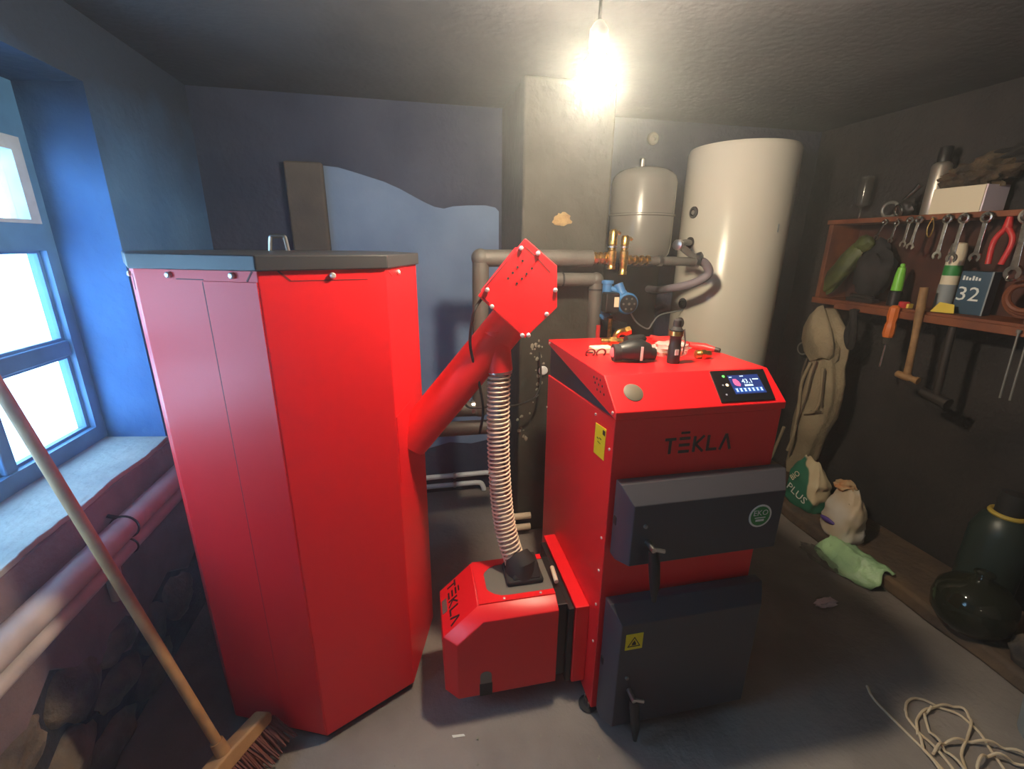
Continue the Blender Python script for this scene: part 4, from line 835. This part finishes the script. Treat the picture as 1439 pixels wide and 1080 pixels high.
for i in range(25):
    u = i/24; row = []
    for j in range(13):
        v = j/12; y = 1.665-u*.31+.012*math.sin(v*9+u*4); wv = .55+.45*math.sin(u*2.6+.35)
        x = 2.145-v*.16*wv; z = (.095 if v < .42 else .095-(v-.42)*.15)+.020*mnoise.noise(Vector((u*5,v*4,1)))+.012*mnoise.noise(Vector((u*14,v*9,3)))
        row.append((x, y, max(z, .006)))
    G.append(row)
vs = [p for r in G for p in r]; fs = [(a*13+b, a*13+b+1, (a+1)*13+b+1, (a+1)*13+b) for a in range(24) for b in range(12)]
fo = build('film_fold', MB().poly(vs, fs), 'greenbag', t, smooth=70)
md = fo.modifiers.new('thick', 'SOLIDIFY'); md.thickness = .006; md.offset = 0
build('film_tail', MB().blob((1.99,1.60,.022), (.045,.11,.022), .5, 2.6, 3, 8), M['tinglass'], t, smooth=60)
tag(build('wrapper_scrap', MB().blob((1.76,1.33,.012), (.055,.022,.014), .6, 3, 3, 4), 'scrap', smooth=60), 'crumpled pale wrapper on the dark floor near the green film', 'wrapper')
JX, JY = 2.16, 1.065
t = thing('demijohn', (JX,JY,LZ), 'smoky glass demijohn standing on the dirt ledge', 'demijohn')
build('glass_body', MB().lathe([(.07,0),(.10,.010),(.125,.05),(.131,.10),(.122,.155),(.092,.19),(.05,.212),(.028,.228),(.026,.25)], (JX,JY,LZ), 36), 'jar', t, smooth=60)
build('neck_lip', MB().torus((JX,JY,LZ+.25), .028, .005, (0,0,1), 22, 8), 'jar', t)
t = thing('gas_canister', (2.385,1.165,LZ), 'tall dark green canister with a black top and yellow rim behind the demijohn', 'canister')
build('canister_body', MB().lathe([(.09,0),(.10,.01),(.10,.34),(.08,.40),(.05,.425)], (2.385,1.175,LZ), 30), 'greendark', t)
build('yellow_rim', MB().torus((2.385,1.175,LZ+.425), .055, .010, (0,0,1), 26, 8), 'yrim', t)
build('black_top', MB().lathe([(.045,.42),(.048,.49),(.042,.52),(.012,.53)], (2.385,1.175,LZ), 22), 'rubber', t)
#tag(build('fallen_pole', MB().tube([(2.17,1.35,.076),(2.32,1.10,.50)], .010, 8), 'rubber'), 'dark rod leaning over the smoky demijohn', 'rod')
tag(build('rock_lump', MB().blob((2.20,.83,LZ+.05), (.09,.11,.07), .4, 1.8, 3, 4), 'stone', smooth=60), 'brown lump of rock beside the demijohn on the ledge', 'rock')
tag(build('grey_tub', MB().lathe([(.12,0),(.14,.20),(.15,.21),(.135,.205),(.115,.02),(.001,.02)], (2.01,.645,0), 28), 'gray'), 'pale grey tub at the edge of the floor beside the cable', 'tub')
# cable coil
cab = thing('cable_coil', (1.65,.76,0), 'loose cream cable coil spread on the floor', 'cable')
CS = [[(1.564,.961),(1.541,.913),(1.537,.817),(1.537,.726),(1.53,.64)],[(1.607,.857),(1.652,.883),(1.703,.883),(1.738,.844),(1.78,.802),(1.773,.739),(1.741,.685),(1.704,.6)],[(1.607,.857),(1.578,.813),(1.576,.744),(1.552,.62)],[(1.563,.781),(1.608,.82),(1.679,.843),(1.758,.843),(1.809,.822),(1.792,.783),(1.712,.739),(1.639,.705),(1.56,.63)],[(1.563,.781),(1.53,.731),(1.50,.64)],[(1.70,.843),(1.64,.821),(1.605,.761),(1.596,.712),(1.58,.63)],[(1.548,.724),(1.599,.739),(1.669,.737),(1.754,.713),(1.814,.674),(1.842,.61)],[(1.60,.60),(1.641,.665),(1.708,.683),(1.76,.66),(1.83,.60)]]
for i, c in enumerate(CS):
    build('cable_turn', MB().tube([p+Vector((0,0,.005+.0035*i*abs(math.sin(j*.45+i)))) for j, p in enumerate(smoothpath([(x,y,0) for x, y in c], 6))], .0042, 7), 'cable', cab)
# litter
tag(build('paper_scrap', MB().prism([(.043,1.090),(.082,1.086),(.086,1.079),(.046,1.081)], 'z', 0, .002), 'paper'), 'tiny white strip of paper on the concrete before the burner', 'scrap')
rs = random.Random(31)
for i in range(16):
    x, y = rs.uniform(-.33, .5), rs.uniform(.92, 1.07); r = rs.uniform(.002, .005)
    tag(build('crumb', MB().blob((x,y,r*.6), (r, r*1.4, r*.7), .4, 2, 1, i), 'salt'), 'tiny pale crumb scattered on the concrete before hopper and burner', 'crumb', 'pale crumbs on the floor')

# ------------------------------------------------------------------ thin scatter volume added for lens veil and bulb glow
if HAZE > 0:
    hm = bpy.data.materials.new('veil_scatter'); hm.use_nodes = True; nt = hm.node_tree
    nt.nodes.remove(nt.nodes['Principled BSDF'])
    vs_ = nt.nodes.new('ShaderNodeVolumeScatter'); vs_.inputs['Color'].default_value = (.9,.95,1,1); vs_.inputs['Density'].default_value = HAZE; vs_.inputs['Anisotropy'].default_value = .75
    nt.links.new(vs_.outputs[0], nt.nodes['Material Output'].inputs['Volume'])
    hz = build('veil_haze', MB().box((-1.6,-1.3,-.05), (2.8,2.95,CZ+.1)), hm, smooth=0, props={'kind': 'stuff', 'label': 'thin haze added for the lens veil and bulb glow', 'category': 'haze'})
